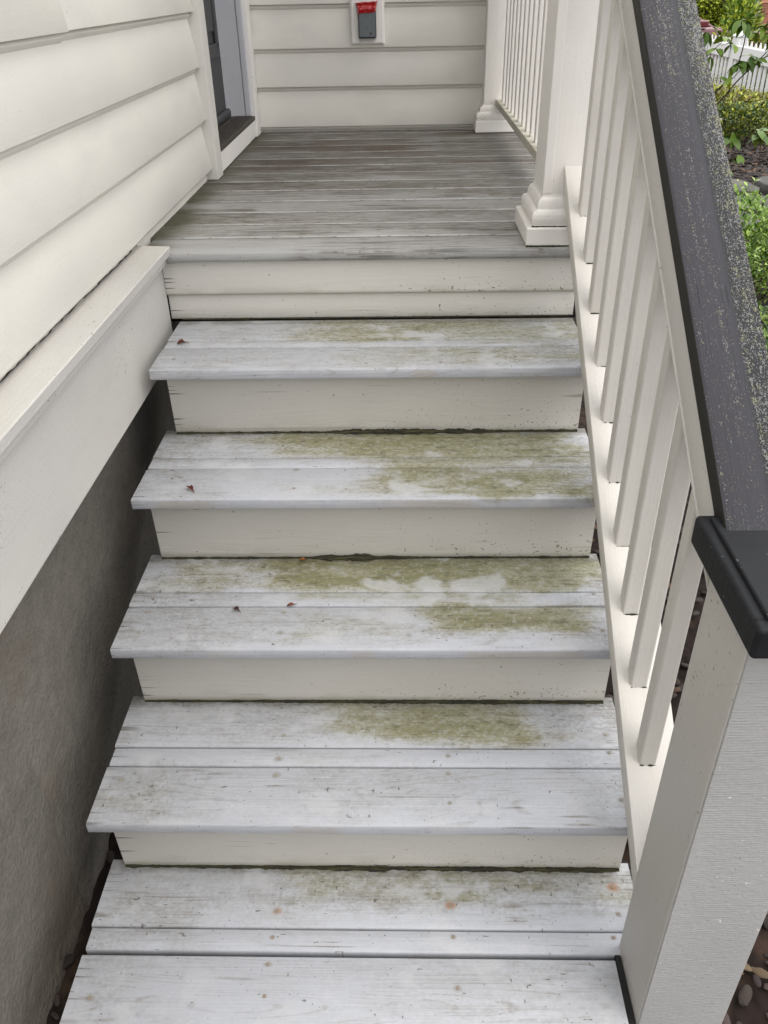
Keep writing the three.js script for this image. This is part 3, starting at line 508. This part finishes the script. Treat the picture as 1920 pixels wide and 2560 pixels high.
  { // handrail: flat crown that falls away to the garden side, eased arrises
    const z0 = Z0, z1 = 1.1755, len = Math.hypot(z1 - z0, line(z1) - line(z0)), ang = Math.atan2(line(z1) - line(z0), z1 - z0);
    const pr = [[0.452, 0.0], [0.452, 0.0235], [0.4535, 0.0262], [0.4565, 0.0275], [0.503, 0.0275], [0.5065, 0.0265], [0.545, 0.0185], [0.549, 0.0165], [0.551, 0.012], [0.551, 0.0]];
    const g = runZ(pr.reverse(), 0, len, 0.0005, 0.45), p = g.attributes.position, n = g.attributes.normal, uv = new Float32Array(p.count * 2);
    for (let i = 0; i < p.count; i++) { uv[i * 2] = p.getZ(i) / 1.6; uv[i * 2 + 1] = n.getX(i) < -0.8 ? 0.02 : clamp((p.getX(i) - 0.4475) / 0.105, 0.05, 0.99); }
    g.setAttribute('uv', new THREE.BufferAttribute(uv, 2));
    g.rotateX(-ang); g.translate(0, line(z0) + UP, z0); add('handrail', g, LICH);
  }
  // balusters: square with eased corners, cut to the slope by running into both rails
  for (let i = 0; i < 11; i++) {
    const z = 1.0145 - i * 0.1105; if (z < -0.06) break;
    const y0 = line(z) - 0.016, y1 = line(z) + UP - 0.03;
    add('baluster', rbox(0.4685, 0.4995, y0, y1, z - 0.0155, z + 0.0155, 0.0045, 3), RAILTRIM);
  }
}

{
  const t = scene.getObjectByName('stair_railing'), g = [];
  for (let i = 0; i < 10; i++) { const z = 1.0145 - i * 0.1105, y = 0.173 + SL * 1.012 * (z + 0.0165 + 0.082); g.push(mossStrip(0.47, 0.498, y, z + 0.0158, (t) => 0.0001 + 0.0011 * sst(0.5, 0.8, vn(t * 5 + i * 3, i, 960)))); }
  stuff(part('joint_grime', mergeGeometries(g), mossMat, t, -0.516, -GROUND, -1.24));
  const c = scene.getObjectByName('porch_column');
  stuff(part('joint_grime', mergeGeometries([mossStrip(-0.121, 0.121, 0.0005, 0.1208, () => 0.0022), mossStrip(-0.108, 0.108, 0.0445, 0.1085, () => 0.0016)]), mossMat, c));
}
// ---------------------------------------------------------------- fallen leaves on the steps
{
  const geo = (len, wid, curl) => { const g = new THREE.PlaneGeometry(1, 1, 10, 4), p = g.attributes.position; for (let i = 0; i < p.count; i++) { const s = p.getX(i) + 0.5, q = p.getY(i) * 2; const w = Math.pow(Math.sin(Math.PI * clamp(s * 0.93 + 0.03)), 0.8) * (s > 0.8 ? 0.6 : 1); p.setXYZ(i, (s - 0.5) * len, Math.abs(q) * w * wid * 0.55 + curl * Math.sin(s * 3.1) + 0.0015, q * w * wid * 0.5 + 0.15 * len * Math.sin(s * 4)); } g.computeVertexNormals(); return g; };
  const mat = (c) => new THREE.MeshStandardMaterial({ color: c, roughness: 0.8, side: THREE.DoubleSide });
  const leaf = (label, x, y, z, len, wid, rot, col) => { const t = thing('fallen_leaf', label, 'leaf', [x, y, z]); t.rotation.y = rot; part('blade', geo(len, wid, len * 0.12), mat(col), t); part('stalk', tube([[len * 0.42, 0.002, 0.1 * -len], [len * 0.6, 0.003, -0.12 * len], [len * 0.72, 0.002, -0.1 * len]], 0.0007, 0.0004, 6, 4), mat(0x3c2114), t); };
  leaf('dry brown leaf at the left end of the topmost step', -0.473, -RISE, 0.105, 0.022, 0.014, 0.4, 0x5a2d1c);
  leaf('curled red brown leaf at the left of the second step from the top', -0.391, -RISE * 2, 0.49, 0.026, 0.012, -1.2, 0x5b2418);
  leaf('dark twisted leaf on the left half of the middle step', -0.282, -RISE * 3, 0.676, 0.018, 0.010, -0.9, 0x3d2014);
  leaf('small tan leaf in the gap of the middle step, near its centre', -0.171, -RISE * 3, 0.663, 0.018, 0.009, 0.2, 0x6a4029);
  leaf('small orange leaf against the riser of the middle step', -0.163, -RISE * 3, 0.503, 0.016, 0.008, 0.1, 0x8a5427);
}

// ---------------------------------------------------------------- planting helpers
const leafMat = (o = {}) => new THREE.MeshPhysicalMaterial({ color: 0xffffff, roughness: 0.5, specularIntensity: 0.55, side: THREE.DoubleSide, transmission: 0.25, thickness: 0, ...o });
function leafGeo(len, wid, seg = 4, fold = 0.25, droop = 0.25) {
  const pos = [], idx = [];
  for (let i = 0; i <= seg; i++) { const s = i / seg, w = wid * 0.5 * Math.pow(Math.sin(Math.PI * Math.min(1, s * 0.94 + 0.04)), 0.85), y = -droop * len * s * s; pos.push(-w, y + fold * w, s * len, 0, y, s * len, w, y + fold * w, s * len); if (i < seg) { const k = i * 3; idx.push(k, k + 1, k + 3, k + 1, k + 4, k + 3, k + 1, k + 2, k + 4, k + 2, k + 5, k + 4); } }
  const g = new THREE.BufferGeometry(); g.setAttribute('position', new THREE.Float32BufferAttribute(pos, 3)); g.setIndex(idx); g.computeVertexNormals(); return g;
}
const smallLeaf = leafGeo(1, 0.48, 3), stemMat = new THREE.MeshStandardMaterial({ color: 0x3a2c1f, roughness: 0.9 });
const V3 = THREE.Vector3;
function foliage(parent, name, mat, n, place, size, cols) {
  const im = shadow(new THREE.InstancedMesh(smallLeaf, mat, n)); im.name = numbered(name); const m = new THREE.Matrix4(), q = new THREE.Quaternion(), c = new THREE.Color(), z = new V3(0, 0, 1), y = new V3(0, 1, 0);
  for (let i = 0; i < n; i++) {
    const { p, out, shade } = place(i); const d = out.clone().add(new V3(rr(-0.8, 0.8), rr(-0.5, 0.8), rr(-0.8, 0.8))).normalize();
    const xx = new V3().crossVectors(y, d); if (xx.lengthSq() < 1e-4) xx.set(1, 0, 0); xx.normalize(); const yy = new V3().crossVectors(d, xx); q.setFromRotationMatrix(new THREE.Matrix4().makeBasis(xx, yy, d)); q.multiply(new THREE.Quaternion().setFromAxisAngle(z, rr(-0.7, 0.7)));
    const s = size * rr(0.65, 1.25); m.compose(p, q, new V3(s, s, s)); im.setMatrixAt(i, m);
    const a = cols[Math.floor(rnd() * cols.length)], k = rr(0.75, 1.25); c.setRGB(a[0] * k, a[1] * k, a[2] * k); im.setColorAt(i, c);
  }
  parent.add(im); return stuff(im);
}
function bush(name, label, cat, [x, z], [rx, ry, rz], n, size, cols, { group, flat = 0, base = GROUND, mat = leafMat(), stems = 9 } = {}) {
  const t = thing(name, label, cat, [x, base, z], group), sd = Math.floor(rnd() * 9999);
  const lump = (a, b) => 0.62 + 0.62 * fbm(Math.cos(a) * 2.6 + 8, Math.sin(a) * 2.6 + 8 + b * 4.5, sd, 3);
  foliage(t, 'foliage', mat, n, () => {
    const a = rr(0, 6.283), v = Math.pow(rnd(), 0.75), r = Math.pow(rr(0.2, 1), 0.45) * lump(a, v); const h = flat ? Math.min(1, v * 1.25) : Math.sin(v * 1.5);
    const hor = flat ? Math.sqrt(Math.max(0.02, rnd())) : Math.cos(v * 1.45) * 1.0 + 0.05, out = new V3(Math.cos(a) * hor, 0.35 + h * 0.7, Math.sin(a) * hor).normalize();
    return { p: new V3(Math.cos(a) * rx * r * hor, ry * (flat ? h * lump(a + 1, v) : h * r) + 0.02, Math.sin(a) * rz * r * hor), out };
  }, size, cols);
  const g = []; for (let i = 0; i < stems; i++) { const a = rr(0, 6.28), q = rr(0.3, 0.85); g.push(tube([[Math.cos(a) * rx * 0.1, -0.02, Math.sin(a) * rz * 0.1], [Math.cos(a) * rx * 0.3 * q, ry * 0.4, Math.sin(a) * rz * 0.3 * q], [Math.cos(a) * rx * 0.75 * q, ry * 0.9 * q, Math.sin(a) * rz * 0.75 * q]], 0.006, 0.002, 6, 4)); }
  part('stem', mergeGeometries(g), stemMat, t); return t;
}
const G1 = [[0.17, 0.27, 0.035], [0.11, 0.20, 0.025], [0.30, 0.42, 0.08], [0.06, 0.12, 0.015]], G2 = [[0.26, 0.28, 0.025], [0.18, 0.21, 0.02], [0.40, 0.42, 0.05], [0.09, 0.10, 0.02], [0.15, 0.10, 0.03]], G3 = [[0.05, 0.10, 0.025], [0.035, 0.075, 0.02], [0.08, 0.14, 0.03]], G4 = [[0.50, 0.55, 0.06], [0.42, 0.48, 0.06], [0.28, 0.34, 0.04]];

// near shrubs beside the handrail
bush('low_shrub', 'low bright green small leaved shrub beside the dark handrail', 'shrub', [2.05, -2.75], [0.66, 0.44, 1.0], 7000, 0.034, G1, { flat: 1 });
bush('low_shrub', 'dark small leaved shrub half hidden by the lower end of the handrail', 'shrub', [1.72, -1.25], [0.5, 0.36, 0.7], 2600, 0.034, G1.concat(G3), { flat: 1 });
{ // young shoot standing out of the low shrub
  const t = thing('shoot', 'pale green young shoot standing up out of the low shrub', 'plant', [2.16, GROUND, -3.4]);
  part('stem', tube([[0, 0, 0], [-0.01, 0.28, 0], [0.01, 0.42, 0], [0.06, 0.56, 0]], 0.004, 0.0015, 10, 5), new THREE.MeshStandardMaterial({ color: 0x6d7a35, roughness: 0.8 }), t);
  const lg = leafGeo(0.038, 0.016), lm = leafMat({ color: new THREE.Color().setRGB(0.33, 0.42, 0.16) });
  for (const [x, y, a, e] of [[0.06, 0.555, 0.3, 1.1], [0.06, 0.555, 1.6, 0.5], [0.06, 0.555, 3.5, 0.8], [0.03, 0.48, 1.4, 0.2], [0.03, 0.485, 4.4, 0.4], [0.005, 0.41, 1.5, 0.2], [0.0, 0.36, 4.6, 0.3], [-0.005, 0.32, 1.4, 0.3], [-0.006, 0.3, 4.8, 0.2], [-0.01, 0.24, 1.7, 0.4], [-0.01, 0.21, 4.5, 0.3]]) { const m = part('leaf', lg, lm, t, x, y, 0); m.rotation.set(-e, a, 0, 'YXZ'); }
}
// azaleas along the fence
const AZ = 'yellow green azaleas massed in front of the picket fence';
bush('azalea', 'olive green azalea close beside the handrail, below the fence', 'azalea', [3.75, -9.3], [0.75, 0.40, 0.8], 3600, 0.05, G2, { group: AZ, flat: 1 });
bush('azalea', 'yellow green azalea right of the fence post, at the photo edge', 'azalea', [4.38, -9.55], [0.62, 0.31, 0.7], 3200, 0.05, G2, { group: AZ, flat: 1 });
bush('azalea', 'dark green azalea low behind the big leaved shoots', 'azalea', [3.95, -8.35], [0.9, 0.32, 0.6], 3200, 0.045, G3.concat(G2.slice(1, 4)), { group: AZ, flat: 1 });
bush('azalea', 'pale twiggy azalea at the foot of the fence beside the handrail', 'azalea', [4.25, -11.6], [0.45, 0.48, 1.0], 1900, 0.04, G2, { group: AZ });

// the large leaved plant reaching up in front of the fence
{
  const t = thing('young_dogwood', 'thin branched shrub with large green leaves in front of the picket fence', 'shrub', [3.1, GROUND, -7.2]);
  const B = new THREE.MeshStandardMaterial({ color: 0x2b2018, roughness: 0.9 }), o = (p) => [p[0] - 3.1, p[1] - GROUND, p[2] ?? 0];
  const br = (pts, r0, r1) => part('branch', tube(pts.map(o), r0, r1, 14, 5), B, t);
  br([[2.98, GROUND], [3.02, -0.8], [3.24, -0.49], [3.36, -0.33], [3.48, -0.21], [3.66, 0.0]], 0.011, 0.005);
  br([[2.98, -1.0], [3.12, -0.49], [3.24, -0.36], [3.30, -0.27], [3.33, -0.2]], 0.008, 0.004);
  br([[3.0, -0.95], [3.05, -0.6], [3.16, -0.42], [3.32, -0.30], [3.38, -0.2]], 0.007, 0.004);
  br([[3.31, -0.24], [3.33, -0.17], [3.345, 0.01], [3.33, 0.16]], 0.007, 0.005);
  br([[2.95, -0.9], [3.03, -0.28], [3.01, -0.13], [3.10, -0.04], [3.16, 0.03]], 0.006, 0.003);
  br([[3.03, -0.24], [3.0, -0.05], [3.02, 0.06]], 0.004, 0.002);
  br([[3.50, -0.19], [3.55, -0.15], [3.64, -0.12]], 0.004, 0.003);
  const lgs = [leafGeo(0.14, 0.072, 5, 0.2, 0.3), leafGeo(0.12, 0.062, 5, 0.25, 0.5), leafGeo(0.095, 0.052, 5, 0.15, 0.2)];
  const lms = [[0.06, 0.115, 0.012], [0.085, 0.15, 0.016], [0.14, 0.21, 0.022], [0.24, 0.27, 0.03]].map((c) => leafMat({ color: new THREE.Color().setRGB(...c), roughness: 0.42 }));
  const whorl = (x, y, z, n, e0, e1, k = 0) => { const a0 = rr(0, 6); for (let i = 0; i < n; i++) { const m = part('leaf', lgs[Math.floor(rnd() * 3)], lms[Math.min(3, Math.floor(rnd() * 3) + k)], t, ...o([x, y, z + rr(-0.03, 0.03)])); m.rotation.set(-rr(e0 - 0.75, e1 - 0.3), a0 + i * 6.28 / n + rr(-0.3, 0.3), rr(-0.6, 0.6), 'YXZ'); } };
  whorl(3.31, -0.2, 0, 6, -0.1, 0.6); whorl(3.36, -0.17, 0.03, 5, 0, 0.5); whorl(3.49, -0.16, 0, 6, -0.2, 0.4); whorl(3.27, -0.29, 0.02, 2, -1.3, -0.8, 1); whorl(3.17, -0.31, 0, 2, -0.5, 0.1, 1);
  whorl(3.05, -0.13, 0, 2, -1, -0.3, 1); whorl(3.09, -0.06, 0, 3, 0, 0.5); whorl(3.16, 0.03, 0, 5, -0.1, 0.7); whorl(3.33, 0.15, 0, 6, -0.3, 0.5); whorl(3.28, 0.18, 0, 4, -0.2, 0.6); whorl(3.41, 0.07, 0, 3, -0.5, 0.3, 1); whorl(2.97, 0.08, 0, 4, -0.5, 0.3);
  whorl(3.64, -0.1, 0, 4, -0.3, 0.4); whorl(3.66, 0.0, 0, 5, -0.3, 0.5); whorl(3.58, 0.16, 0, 4, -0.3, 0.4); whorl(3.47, 0.12, 0.05, 5, -0.3, 0.5); whorl(3.56, 0.06, -0.03, 5, -0.3, 0.5); whorl(3.22, -0.02, 0.04, 4, -0.3, 0.5); whorl(3.43, -0.13, 0.04, 5, -0.3, 0.5);
}
const lowShoot = (label, x, y, z, n, dx) => {
  const t = thing('leafy_shoot', label, 'plant', [x, GROUND, z]), h = y - GROUND;
  part('stem', tube([[-dx, 0, 0.02], [-dx * 0.6, h * 0.5, 0], [0, h, 0]], 0.006, 0.003, 8, 5), stemMat, t);
  const lg = leafGeo(0.15, 0.075, 5, 0.2, 0.35), lms = [[0.09, 0.16, 0.018], [0.16, 0.22, 0.03], [0.065, 0.12, 0.015]].map((c) => leafMat({ color: new THREE.Color().setRGB(...c), roughness: 0.42 }));
  for (let i = 0; i < n; i++) { const m = part('leaf', lg, lms[i % 3], t, rr(-0.02, 0.02), h - (i % 3) * 0.025, rr(-0.02, 0.02)); m.rotation.set(-rr(-0.9, 0.4), i * 2.4, rr(-0.4, 0.4), 'YXZ'); }
};
lowShoot('low shoot with broad green leaves beside the handrail, over bare earth', 3.40, -0.81, -7.2, 9, 0.16);
lowShoot('low shoot with broad green leaves at the right photo edge', 3.68, -0.80, -7.2, 10, -0.05);
lowShoot('smallest broad leaved shoot, just above the stone edging', 3.44, -1.0, -7.05, 6, 0.05);
lowShoot('round leaved seedling touching the handrail above the stone edging', 2.93, -0.93, -6.1, 5, 0.03);

// ---------------------------------------------------------------- stone edging, mulch, path light
{
  const t = thing('stone_edging', 'weathered grey stone slabs edging the planting bed', 'stone edging', [3, GROUND, -5.3], null, 'structure');
  const sm = paint(512, 512, (u, v) => { const x = u * 2, y = v * 2, a = fbm(x * 5, y * 5, 900, 5), b = fbm(x * 40, y * 40, 910, 3), c = [0.05, 0.046, 0.042]; mix3(c, [0.08, 0.073, 0.065], sst(0.45, 0.7, a)); mix3(c, [0.06, 0.06, 0.045], sst(0.55, 0.75, b) * 0.6); return [c[0], c[1], c[2], a * 0.5 + b * 0.5, 0.9]; }, { bump: 0.01, rough: false, rep: [0.5, 0.5], props: { roughness: 0.85 } });
  const slab = (x0, x1, z0, z1, h) => { const pts = []; for (let i = 0; i < 14; i++) { const a = i / 14 * 6.283, r = 1 / Math.max(Math.abs(Math.cos(a)), Math.abs(Math.sin(a))), w = rr(0.9, 1); pts.push([(x0 + x1) / 2 - 3 + Math.cos(a) * r * w * (x1 - x0) / 2, -((z0 + z1) / 2 + 5.3) - Math.sin(a) * r * w * (z1 - z0) / 2]); }
    const g = new THREE.ExtrudeGeometry(poly(pts), { depth: h, bevelEnabled: true, bevelSize: 0.012, bevelThickness: 0.012, bevelSegments: 2 }); g.rotateX(-Math.PI / 2); const m = part('stone_slab', metreUV(g), sm, t, 0, 0, 0); m.rotation.z = rr(-0.02, 0.02); };
  slab(2.5, 3.15, -5.95, -5.45, 0.06); slab(3.2, 4.1, -6.0, -5.5, 0.075); slab(2.4, 3.4, -5.42, -4.95, 0.03); slab(3.45, 4.2, -5.45, -4.9, 0.04); slab(2.2, 2.85, -4.92, -4.4, 0.02); slab(2.9, 3.7, -4.88, -4.4, 0.025);
}
{
  // bark chips: near ones are pieces of the ground, the rest one mass
  const cm = [[0.062, 0.042, 0.038], [0.045, 0.03, 0.026], [0.085, 0.06, 0.048], [0.03, 0.022, 0.02], [0.12, 0.085, 0.05]].map((c) => new THREE.MeshStandardMaterial({ color: new THREE.Color().setRGB(...c), roughness: 0.95 }));
  const chip = (i) => { let g = new THREE.IcosahedronGeometry(0.5, 2); g.deleteAttribute('normal'); g.deleteAttribute('uv'); g = mergeVertices(g); const p = g.attributes.position; for (let k = 0; k < p.count; k++) { const v = new V3().fromBufferAttribute(p, k), w = 0.75 + 0.5 * vn(v.x * 4 + i * 9 + 20, v.y * 4 + v.z * 3 + 20, 920); p.setXYZ(k, v.x * w, v.y * 0.28 * w, v.z * w * 0.55); } g.computeVertexNormals(); return g; };
  const gs = [0, 1, 2, 3, 4].map(chip);
  const put = (m, x, z, s) => { m.position.set(x, rr(0.002, 0.02), z); m.rotation.set(rr(-0.4, 0.4), rr(0, 6.28), rr(-0.4, 0.4)); m.scale.setScalar(s); };
  let n = 0; const near = (x, z) => (x > 0.55 && x < 0.95 && z > 0.9 && z < 1.6);
  while (n < 260) { const x = rr(0.5, 1.0), z = rr(0.85, 1.6); if (!near(x, z)) continue; put(part('bark_chip', gs[n % 5], cm[Math.floor(rnd() * 5)], ground), x, z, rr(0.014, 0.042)); n++; }
  for (let i = 0; i < 50; i++) put(part('bark_chip', gs[i % 5], cm[Math.floor(rnd() * 4)], ground), rr(0.46, 0.62), rr(0.0, 0.95), rr(0.022, 0.05));
  const im = shadow(new THREE.InstancedMesh(gs[0], new THREE.MeshStandardMaterial({ color: 0xffffff, roughness: 0.85 }), 7000)), o = new THREE.Object3D(), c = new THREE.Color(); im.name = 'bark_mulch';
  for (let i = 0; i < 7000; i++) { const f = i < 2600, x = f ? rr(-0.64, 1.6) : rr(2.4, 4.7), z = f ? rr(-1.0, 1.9) : rr(-8.6, -5.8); put(o, x, z, rr(0.02, f ? 0.05 : 0.09)); o.updateMatrix(); im.setMatrixAt(i, o.matrix); const a = rr(0.5, 1.3); rnd() < 0.12 ? c.setRGB(0.10 * a, 0.055 * a, 0.03 * a) : c.setRGB(0.026 * a, 0.018 * a, 0.014 * a); im.setColorAt(i, c); }
  ground.add(stuff(im));
  const t = thing('path_light', 'dark purple brown garden light with pale top beside the handrail', 'garden light', [3.76, GROUND, -8.6]);
  const d = new THREE.MeshStandardMaterial({ color: 0x2a1d24, roughness: 0.5 });
  part('post', new THREE.CylinderGeometry(0.04, 0.045, 0.16, 20), d, t, 0, 0.08, 0); part('neck', new THREE.CylinderGeometry(0.034, 0.034, 0.03, 20), new THREE.MeshStandardMaterial({ color: 0x180b0c, roughness: 0.3 }), t, 0, 0.174, 0);
  part('lid', new THREE.LatheGeometry([[0, 0.03], [0.03, 0.026], [0.05, 0.012], [0.052, 0], [0, 0]].map((p) => new THREE.Vector2(...p)), 20), new THREE.MeshStandardMaterial({ color: 0xb9b2b0, roughness: 0.4 }), t, 0, 0.19, 0);
}

// ---------------------------------------------------------------- picket fence
{
  const t = thing('picket_fence', 'white picket fence with a square capped post behind the shrubs', 'fence', [4.8, GROUND, -11.6]);
  const wm = new THREE.MeshStandardMaterial({ color: new THREE.Color().setRGB(0.56, 0.56, 0.55), roughness: 0.5 });
  const post = (z) => { const p = part('fence_post', rbox(0.0, 0.165, 0, 0.87, z, z + 0.165, 0.004), wm, t); const c = new THREE.ConeGeometry(0.095 * Math.SQRT2, 0.06, 4); c.rotateY(Math.PI / 4); part('post_cap', c, wm, p, 0.0825, 0.913, z + 0.0825); part('post_collar', rbox(-0.012, 0.177, 0.865, 0.883, z - 0.012, z + 0.177, 0.003), wm, p); };
  post(-0.165); post(-3.0); post(1.75);
  for (const [z0, z1] of [[-2.834, -0.166], [0.001, 1.749]]) {
    part('fence_rail', rbox(-0.03, 0.09, 0.60, 0.765, z0, z1, 0.004), wm, t); part('fence_rail', rbox(0.04, 0.08, 0.12, 0.20, z0, z1, 0.004), wm, t);
    const n = Math.round((z1 - z0) / 0.155), pk = [[-0.045, 0.05], [0.045, 0.05], [0.045, 0.77], [0.020, 0.815], [0.014, 0.84], [-0.014, 0.84], [-0.020, 0.815], [-0.045, 0.77]];
    const g = runX(pk, 0.0, 0.013, 0.001); for (let i = 0; i < n; i++) part('picket', g, wm, t, 0.012 + 0.082 * 0 + 0.0, 0, z0 + 0.06 + i * (z1 - z0 - 0.08) / (n - 1));
  }
}

// ---------------------------------------------------------------- across the street
const STREET = GROUND - 0.18;
{
  const rd = shadow(new THREE.Mesh(new THREE.PlaneGeometry(80, 5.4), new THREE.MeshStandardMaterial({ color: new THREE.Color().setRGB(0.07, 0.07, 0.072), roughness: 0.9 }))); rd.rotation.x = -Math.PI / 2; rd.position.set(10, STREET + 0.004, -18.1); rd.name = 'road'; rd.userData = { kind: 'structure', label: 'grey street beyond the picket fence' }; scene.add(rd);
}
{ // parked car, seen side on
  const t = thing('parked_car', 'maroon parked car partly hidden behind the picket fence', 'car', [5.02, STREET + 0.004, -17.1]);
  const red = new THREE.MeshPhysicalMaterial({ color: new THREE.Color().setRGB(0.11, 0.006, 0.014), roughness: 0.35, clearcoat: 1, clearcoatRoughness: 0.08 });
  const glass = new THREE.MeshPhysicalMaterial({ color: new THREE.Color().setRGB(0.55, 0.6, 0.62), roughness: 0.04, metalness: 0.75 }), blk = new THREE.MeshStandardMaterial({ color: 0x111112, roughness: 0.6 }), chrome = new THREE.MeshStandardMaterial({ color: 0xd8dadc, roughness: 0.2, metalness: 0.8 });
  const side = [[-2.2, 0.32], [2.15, 0.30], [2.28, 0.42], [2.26, 0.66], [2.0, 0.78], [0.95, 0.90], [-1.7, 0.92], [-2.2, 0.86], [-2.3, 0.6]];
  const rot = (g) => { const m = new THREE.ExtrudeGeometry(poly(g), { depth: 1.62, bevelEnabled: true, bevelSize: 0.05, bevelThickness: 0.08, bevelSegments: 4 }); m.translate(0, 0, -0.81); return toCreasedNormals(m, 0.7); };
  part('body', rot(side), red, t);
  const cab = [[-1.55, 0.90], [0.92, 0.90], [0.12, 1.30], [-0.15, 1.36], [-0.95, 1.36], [-1.25, 1.26]];
  const cg = new THREE.ExtrudeGeometry(poly(cab), { depth: 1.30, bevelEnabled: true, bevelSize: 0.03, bevelThickness: 0.06, bevelSegments: 3 }); cg.translate(0, 0, -0.65); part('cabin_glass', toCreasedNormals(cg, 0.5), glass, t);
  const bar = (a, b, z, r, m) => part('pillar', tube([[...a, z], [(a[0] + b[0]) / 2, (a[1] + b[1]) / 2 + 0.012, z], [...b, z]], r, r, 6, 6), m, t);
  for (const z of [-0.72, 0.72]) { bar([0.98, 0.91], [0.1, 1.33], z, 0.035, red); bar([-1.6, 0.91], [-1.2, 1.31], z, 0.035, red); bar([-0.3, 0.91], [-0.35, 1.38], z, 0.03, blk); bar([0.1, 1.345], [-1.2, 1.33], z, 0.035, red); bar([0.86, 0.935], [0.04, 1.31], z + Math.sign(z) * 0.01, 0.012, chrome); }
  part('roof', rbox(-1.18, 0.08, 1.345, 1.40, -0.70, 0.70, 0.025), red, t);
  part('side_mirror', rbox(0.62, 0.78, 0.95, 1.07, 0.86, 0.98, 0.03, 3), red, t); part('side_mirror', rbox(0.62, 0.78, 0.95, 1.07, -0.98, -0.86, 0.03, 3), red, t);
  for (const [x, z] of [[1.4, 0.80], [-1.4, 0.80], [1.4, -0.80], [-1.4, -0.80]]) { const c = new THREE.CylinderGeometry(0.32, 0.32, 0.2, 28); c.rotateX(Math.PI / 2); const w = part('wheel', c, blk, t, x, 0.32, z); const h = new THREE.CylinderGeometry(0.2, 0.2, 0.21, 20); h.rotateX(Math.PI / 2); part('rim', h, chrome, w); }
  part('headlight', rbox(2.12, 2.29, 0.56, 0.66, 0.5, 0.78, 0.03, 3), chrome, t); part('headlight', rbox(2.12, 2.29, 0.56, 0.66, -0.78, -0.5, 0.03, 3), chrome, t);
}
// hedge with a clipped top
{
  const t = thing('clipped_hedge', 'flat topped yellow green hedge across the street', 'hedge', [7.9, STREET, -22.6]);
  foliage(t, 'foliage', leafMat({ transmission: 0.15 }), 7000, () => { const f = rnd(); const x = rr(-1.4, 0.75), w = fbm(x * 3 + 9, f * 3, 940, 3) * 0.06; if (f < 0.3) return { p: new V3(x, 1.30 + w, rr(-0.5, 0.5)), out: new V3(0, 1, 0.2) }; const y = rr(0.05, 1.32); return { p: new V3(x, y, 0.5 - rr(0, 0.16) + w), out: new V3(0, 0.3, 1) }; }, 0.09, G4);
  part('core', rbox(-1.38, 0.73, 0, 1.24, -0.44, 0.32, 0.05), new THREE.MeshStandardMaterial({ color: 0x10160a, roughness: 1 }), t);
}
bush('background_shrub', 'tall light leaved shrub beyond the fence, in front of the brick steps', 'shrub', [5.82, -14.5], [0.42, 1.45, 0.5], 1300, 0.10, G1.concat(G4), { stems: 14 });
bush('background_shrub', 'reddish green shrub just behind the fence post', 'shrub', [5.75, -13.3], [0.75, 0.85, 0.5], 1800, 0.07, G2.concat([[0.14, 0.07, 0.03]]), {});
bush('background_shrub', 'bright green shrub behind the fence at the right photo edge', 'shrub', [5.75, -12.1], [0.5, 0.72, 0.5], 1500, 0.07, G1, {});
bush('background_shrub', 'pale leaved shrub between the hedge and the brick steps', 'shrub', [8.25, -21.5], [0.6, 1.5, 0.6], 2400, 0.11, G1.concat(G4), { base: STREET });
bush('dark_tree', 'dark green trees standing behind the clipped hedge', 'tree', [8.6, -29], [2.6, 4.2, 1.5], 9000, 0.24, G3, { stems: 5, base: STREET });
// brick steps of the house opposite
{
  const t = thing('brick_steps', 'red brick steps with pale side wall at the house opposite', 'steps', [9.78, STREET, -24]);
  const bm = [[0.30, 0.095, 0.06], [0.25, 0.08, 0.05], [0.36, 0.13, 0.08]].map((c) => new THREE.MeshStandardMaterial({ color: new THREE.Color().setRGB(...c), roughness: 0.85 })), mo = new THREE.MeshStandardMaterial({ color: new THREE.Color().setRGB(0.4, 0.33, 0.27), roughness: 0.9 });
  const tr = new THREE.MeshStandardMaterial({ color: new THREE.Color().setRGB(0.46, 0.22, 0.14), roughness: 0.85 });
  for (let k = 0; k < 4; k++) {
    const y0 = k ? 1.0 + k * 0.17 : 0, y1 = 1.0 + (k + 1) * 0.17, z = -k * 0.3;
    const s = part('step', rbox(-0.28, 1.6, y0, y1 - 0.05, z - 0.32, z, 0.003), mo, t); part('step_slab', rbox(-0.3, 1.62, y1 - 0.05, y1, z - 0.33, z + 0.02, 0.006), tr, s);
    const g = [[], [], []]; for (let r = 0; y0 + 0.006 + r * 0.06 < y1 - 0.055; r++) for (let i = 0; i < 9; i++) { const x = -0.27 + i * 0.21 + (r % 2) * 0.1, b = rbox(x, x + 0.2, y0 + 0.006 + r * 0.06, y0 + 0.058 + r * 0.06, z - 0.01, z + 0.006, 0.002, 1); g[Math.floor(rnd() * 3)].push(b); }
    g.forEach((a, i) => { if (a.length) stuff(part('brickwork', mergeGeometries(a), bm[i], s)); });
  }
  part('side_wall', runX([[0.1, 0], [0.1, 1.25], [-1.3, 2.1], [-1.3, 0]].reverse(), -0.48, -0.3, 0.004), new THREE.MeshStandardMaterial({ color: new THREE.Color().setRGB(0.55, 0.54, 0.53), roughness: 0.7 }), t);
  for (let i = 0; i < 5; i++) part('railing_bar', new THREE.CylinderGeometry(0.015, 0.015, 0.9, 8), new THREE.MeshStandardMaterial({ color: 0x191817, roughness: 0.6 }), t, -0.39, 1.72 + i * 0.12, -0.05 - i * 0.2);
}
renderer.render(scene, camera);
